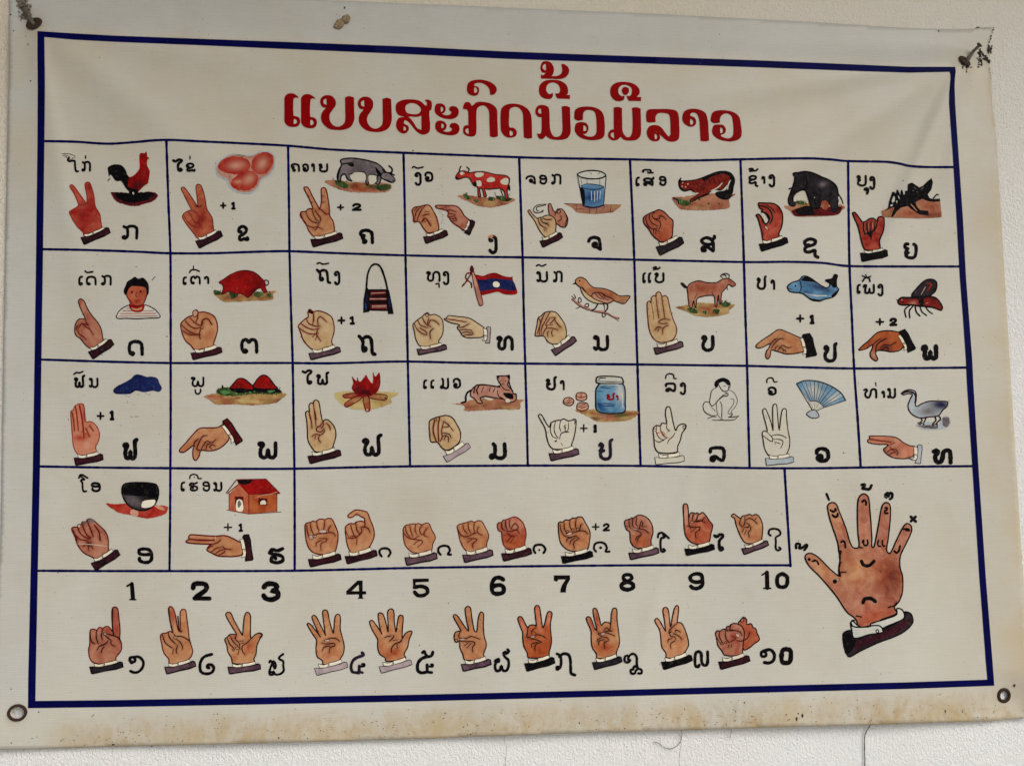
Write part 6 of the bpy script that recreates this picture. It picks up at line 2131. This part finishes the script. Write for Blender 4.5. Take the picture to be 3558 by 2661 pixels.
def blob(name, mat, px, py, rx, ry, ang, h, seed, **props):
    bm = bmesh.new(); bmesh.ops.create_icosphere(bm, subdivisions=4, radius=1.0); s = 0.36e-3; c = on_cloth(px, py, h * 0.4)
    for v in bm.verts:
        k = 1 + 0.28 * noise.noise(v.co * 1.7 + Vector((seed, 0, 0))) + 0.22 * noise.noise(v.co * 4.5 + Vector((0, seed, 0)))
        x, z = v.co.x * rx * s * k, v.co.z * ry * s * k
        v.co = Vector((x * cos(ang) - z * sin(ang), v.co.y * h * k, x * sin(ang) + z * cos(ang)))
    o = from_bm(name, bm, mat, None, **props); o.location = c; return o
# cocoon: two joined lumps with an opening, stuck on the top hem
bm = bmesh.new(); c0 = on_cloth(1190, 78, 0.002); s = 0.36e-3
for cx_, cy_, rx, ry, sd_ in ((1179, 86, 15, 21, 1.0), (1202, 66, 13, 17, 5.0)):
    geo = bmesh.ops.create_icosphere(bm, subdivisions=4, radius=1.0); a = radians(38)
    for v in geo['verts']:
        k = 1 + 0.25 * noise.noise(v.co * 2 + Vector((sd_, 0, 0))) + 0.22 * noise.noise(v.co * 6 + Vector((0, sd_, 0)))
        x, z = v.co.x * rx * s * k, v.co.z * ry * s * k
        dent = 0.0022 * gauss(v.co.x * 1.6, 0.6) * gauss(v.co.z, 0.6) if v.co.y < 0 else 0
        v.co = Vector(((cx_ - 1190) * s + x * cos(a) + z * sin(a), v.co.y * 0.0028 * k + dent, -(cy_ - 78) * s - x * sin(a) + z * cos(a)))
o = from_bm('cocoon', bm, COCOON, None, label='small dry brown insect cocoon stuck to the top margin of the banner', category='cocoon'); o.location = c0
def thread(name, pts, r, label, cat, mat=HAIR, out=0.002, wall=False):
    q = crom([(p[0], p[1]) for p in pts], False, 8)
    P = [(on_plane(x, y, out + (0.0035 * exp(-i / 6.0) if not wall else 0.0))) for i, (x, y) in enumerate(q)]
    base = P[0].copy(); P = [p - base for p in P]
    o = from_bm(name, tube(P, [r * (0.7 + 0.5 * abs(noise.noise(p * 200))) for p in P], 6, True), mat, None, label=label, category=cat); o.location = base
thread('hair', [(2366, 2536), (2370, 2550), (2364, 2575), (2350, 2592), (2328, 2600), (2305, 2594), (2290, 2582), (2272, 2575)], 0.00042,
       'dark curled hair hanging below the bottom edge of the banner', 'hair')
thread('string', [(3026, 2515), (3016, 2530), (3006, 2550), (3004, 2575), (3004, 2610), (3005, 2640), (3003, 2700)], 0.0007,
       'thin dark string hanging down the wall below the bottom edge at the right', 'string')
thread('short_thread', [(2544, 2526), (2540, 2545), (2535, 2568)], 0.0003,
       'short thin thread with a dark speck at its end under the bottom edge', 'thread')
def crack(pts, seed):
    random.seed(seed); q = crom(pts, False, 10); bm = bmesh.new(); prev = None
    for i, (x, y) in enumerate(q):
        x += random.uniform(-1.6, 1.6); w = random.uniform(0.25, 0.75)
        a, b = bm.verts.new(on_plane(x - w, y, 0.00035)), bm.verts.new(on_plane(x + w, y, 0.00035))
        if prev: bm.faces.new((prev[0], prev[1], b, a))
        prev = (a, b)
    return bm
WALL = bpy.data.objects['wall']
for sd_, pts in ((3, [(1755, 2540), (1752, 2575), (1760, 2600), (1756, 2640), (1758, 2680)]), (4, [(2363, 2545), (2366, 2590), (2360, 2620), (2364, 2680)])):
    o = from_bm('plaster_crack', crack(pts, sd_), mat_simple('crack_shadow', (0.36, 0.32, 0.27), (0.28, 0.24, 0.20), 0.95, 300), WALL, False)

# frayed, dirty edge round the torn upper right corner
random.seed(11); bm = bmesh.new()
def lump(px, py, r, lift_=0.0008, squash=1.0):
    geo = bmesh.ops.create_icosphere(bm, subdivisions=1, radius=1.0); c = on_cloth(px, py, lift_)
    for v in geo['verts']:
        k = 1.45 + random.uniform(-0.5, 0.5); v.co = c + Vector((v.co.x * r * k, v.co.y * 0.0007, v.co.z * r * k * squash)) - OFF
for a, b, n, r in (((3406, 178), (3410, 225), 16, 0.0011), ((3410, 182), (3425, 200), 8, 0.0009), ((3424, 196), (3437, 216), 12, 0.0012), ((3398, 185), (3408, 190), 4, 0.0007),
                   ((3402, 210), (3398, 205), 3, 0.0007), ((3436, 165), (3446, 172), 5, 0.0010), ((3434, 175), (3446, 180), 5, 0.0007), ((3392, 94), (3406, 96), 5, 0.0006),
                   ((3420, 99), (3436, 98), 3, 0.0004), ((3452, 98), (3450, 112), 4, 0.0006), ((3443, 125), (3440, 145), 5, 0.0007), ((3358, 235), (3372, 222), 9, 0.0011), ((3362, 240), (3360, 252), 4, 0.0006), ((3404, 172), (3402, 232), 14, 0.0009), ((3414, 205), (3438, 212), 12, 0.0010), ((3408, 180), (3436, 214), 12, 0.0008), ((3336, 200), (3348, 238), 10, 0.0009), ((3360, 232), (3374, 236), 6, 0.0008), ((3437, 160), (3434, 186), 7, 0.0010), ((3446, 160), (3442, 186), 6, 0.0007),  ((3440, 238), (3444, 275), 6, 0.0004)):
    for i in range(n):
        t = i / max(1, n - 1); lump(a[0] + (b[0] - a[0]) * t + random.uniform(-2.5, 2.5), a[1] + (b[1] - a[1]) * t + random.uniform(-2, 2), r * random.uniform(0.5, 1.1))
from_bm('corner_dirt', bm, DIRTM, banner, True, label='dark crumbled dirt on the torn upper right corner', kind='stuff')
bm = bmesh.new()
for px, py, n in ((88, 40, 34), (100, 62, 30), (78, 24, 26), (74, 60, 10), (70, 8, 14), (84, -8, 12)):
    for i in range(n): lump(px + random.gauss(0, 8), py + random.gauss(0, 9), 0.0009 * random.uniform(0.5, 1.5), 0.001)
from_bm('web_dust', bm, DUSTM, banner, True, label='grey web dust caked round the upper left nail', kind='stuff')
# fly specks seen one by one
bm = bmesh.new()
SPK = [(3525,2380,4.5,6.5),(3285,2470,2.4,6.5),(2587,2440,2.6,2.6),(1197,28,3,5),(2013,2511,3,4),(1435,524,3,2.5),(1450,640,2.6,2.6),(37,52,2.6,3),(47,108,3,2.6),(98,154,2.5,2.5),(106,282,3,2.5),(40,2580,2.6,2.2),
       (39,2393,2.2,2),(135,2472,3,2.6),(393,2586,5,3),(580,1169,2.6,2.6),(969,2563,2.4,2.4),(2788,2485,4,7),(2768,2497,4,8),(2774,2478,3,3),(2732,2482,2,3),(2738,2500,2,2),(1635,2550,2.5,2.5),(1626,2552,2,1.5),(2171,2530,2,2.5),
       (3060,2340,1.8,1.8),(3448,256,2,2),(3318,810,2,2),(2932,1573,2.4,2.4),(2376,811,2.6,2.2),(2862,2180,1.6,1.6),(1768,120,2,2),(2500,120,2,2),(3262,108,3,4),(742,2590,2.2,1.8),(527,2592,2.6,1.8),(743,2480,1.6,2),(756,2479,1.6,2),(752,2500,1.6,1.6),(746,2530,1.6,1.6),(756,2530,1.6,1.6)]
random.seed(5)
for i in range(230):
    x, y = random.uniform(20, 3500), random.uniform(20, 2560)
    if in_poly(x, y, EDGE): r = random.uniform(0.7, 1.7); SPK.append((x, y, r, r * random.uniform(0.7, 1.4)))
for i in range(260):
    x = random.uniform(100, 3540); y = 2603 - x * 0.0305 - abs(random.gauss(0, 42)) - 4
    r = random.uniform(0.7, 1.9); SPK.append((x, y, r * 1.3, r))
for x, y, rx, ry in SPK:
    geo = bmesh.ops.create_icosphere(bm, subdivisions=1, radius=1.0); c = on_cloth(x, y, 0.0003)
    for v in geo['verts']: k = random.uniform(0.7, 1.2); v.co = c + Vector((v.co.x * rx * 0.36e-3 * k, v.co.y * 0.0003, v.co.z * ry * 0.36e-3 * k)) - OFF
from_bm('fly_specks', bm, DIRTM, banner, True, label='small dark dirt specks scattered over the banner', kind='stuff')
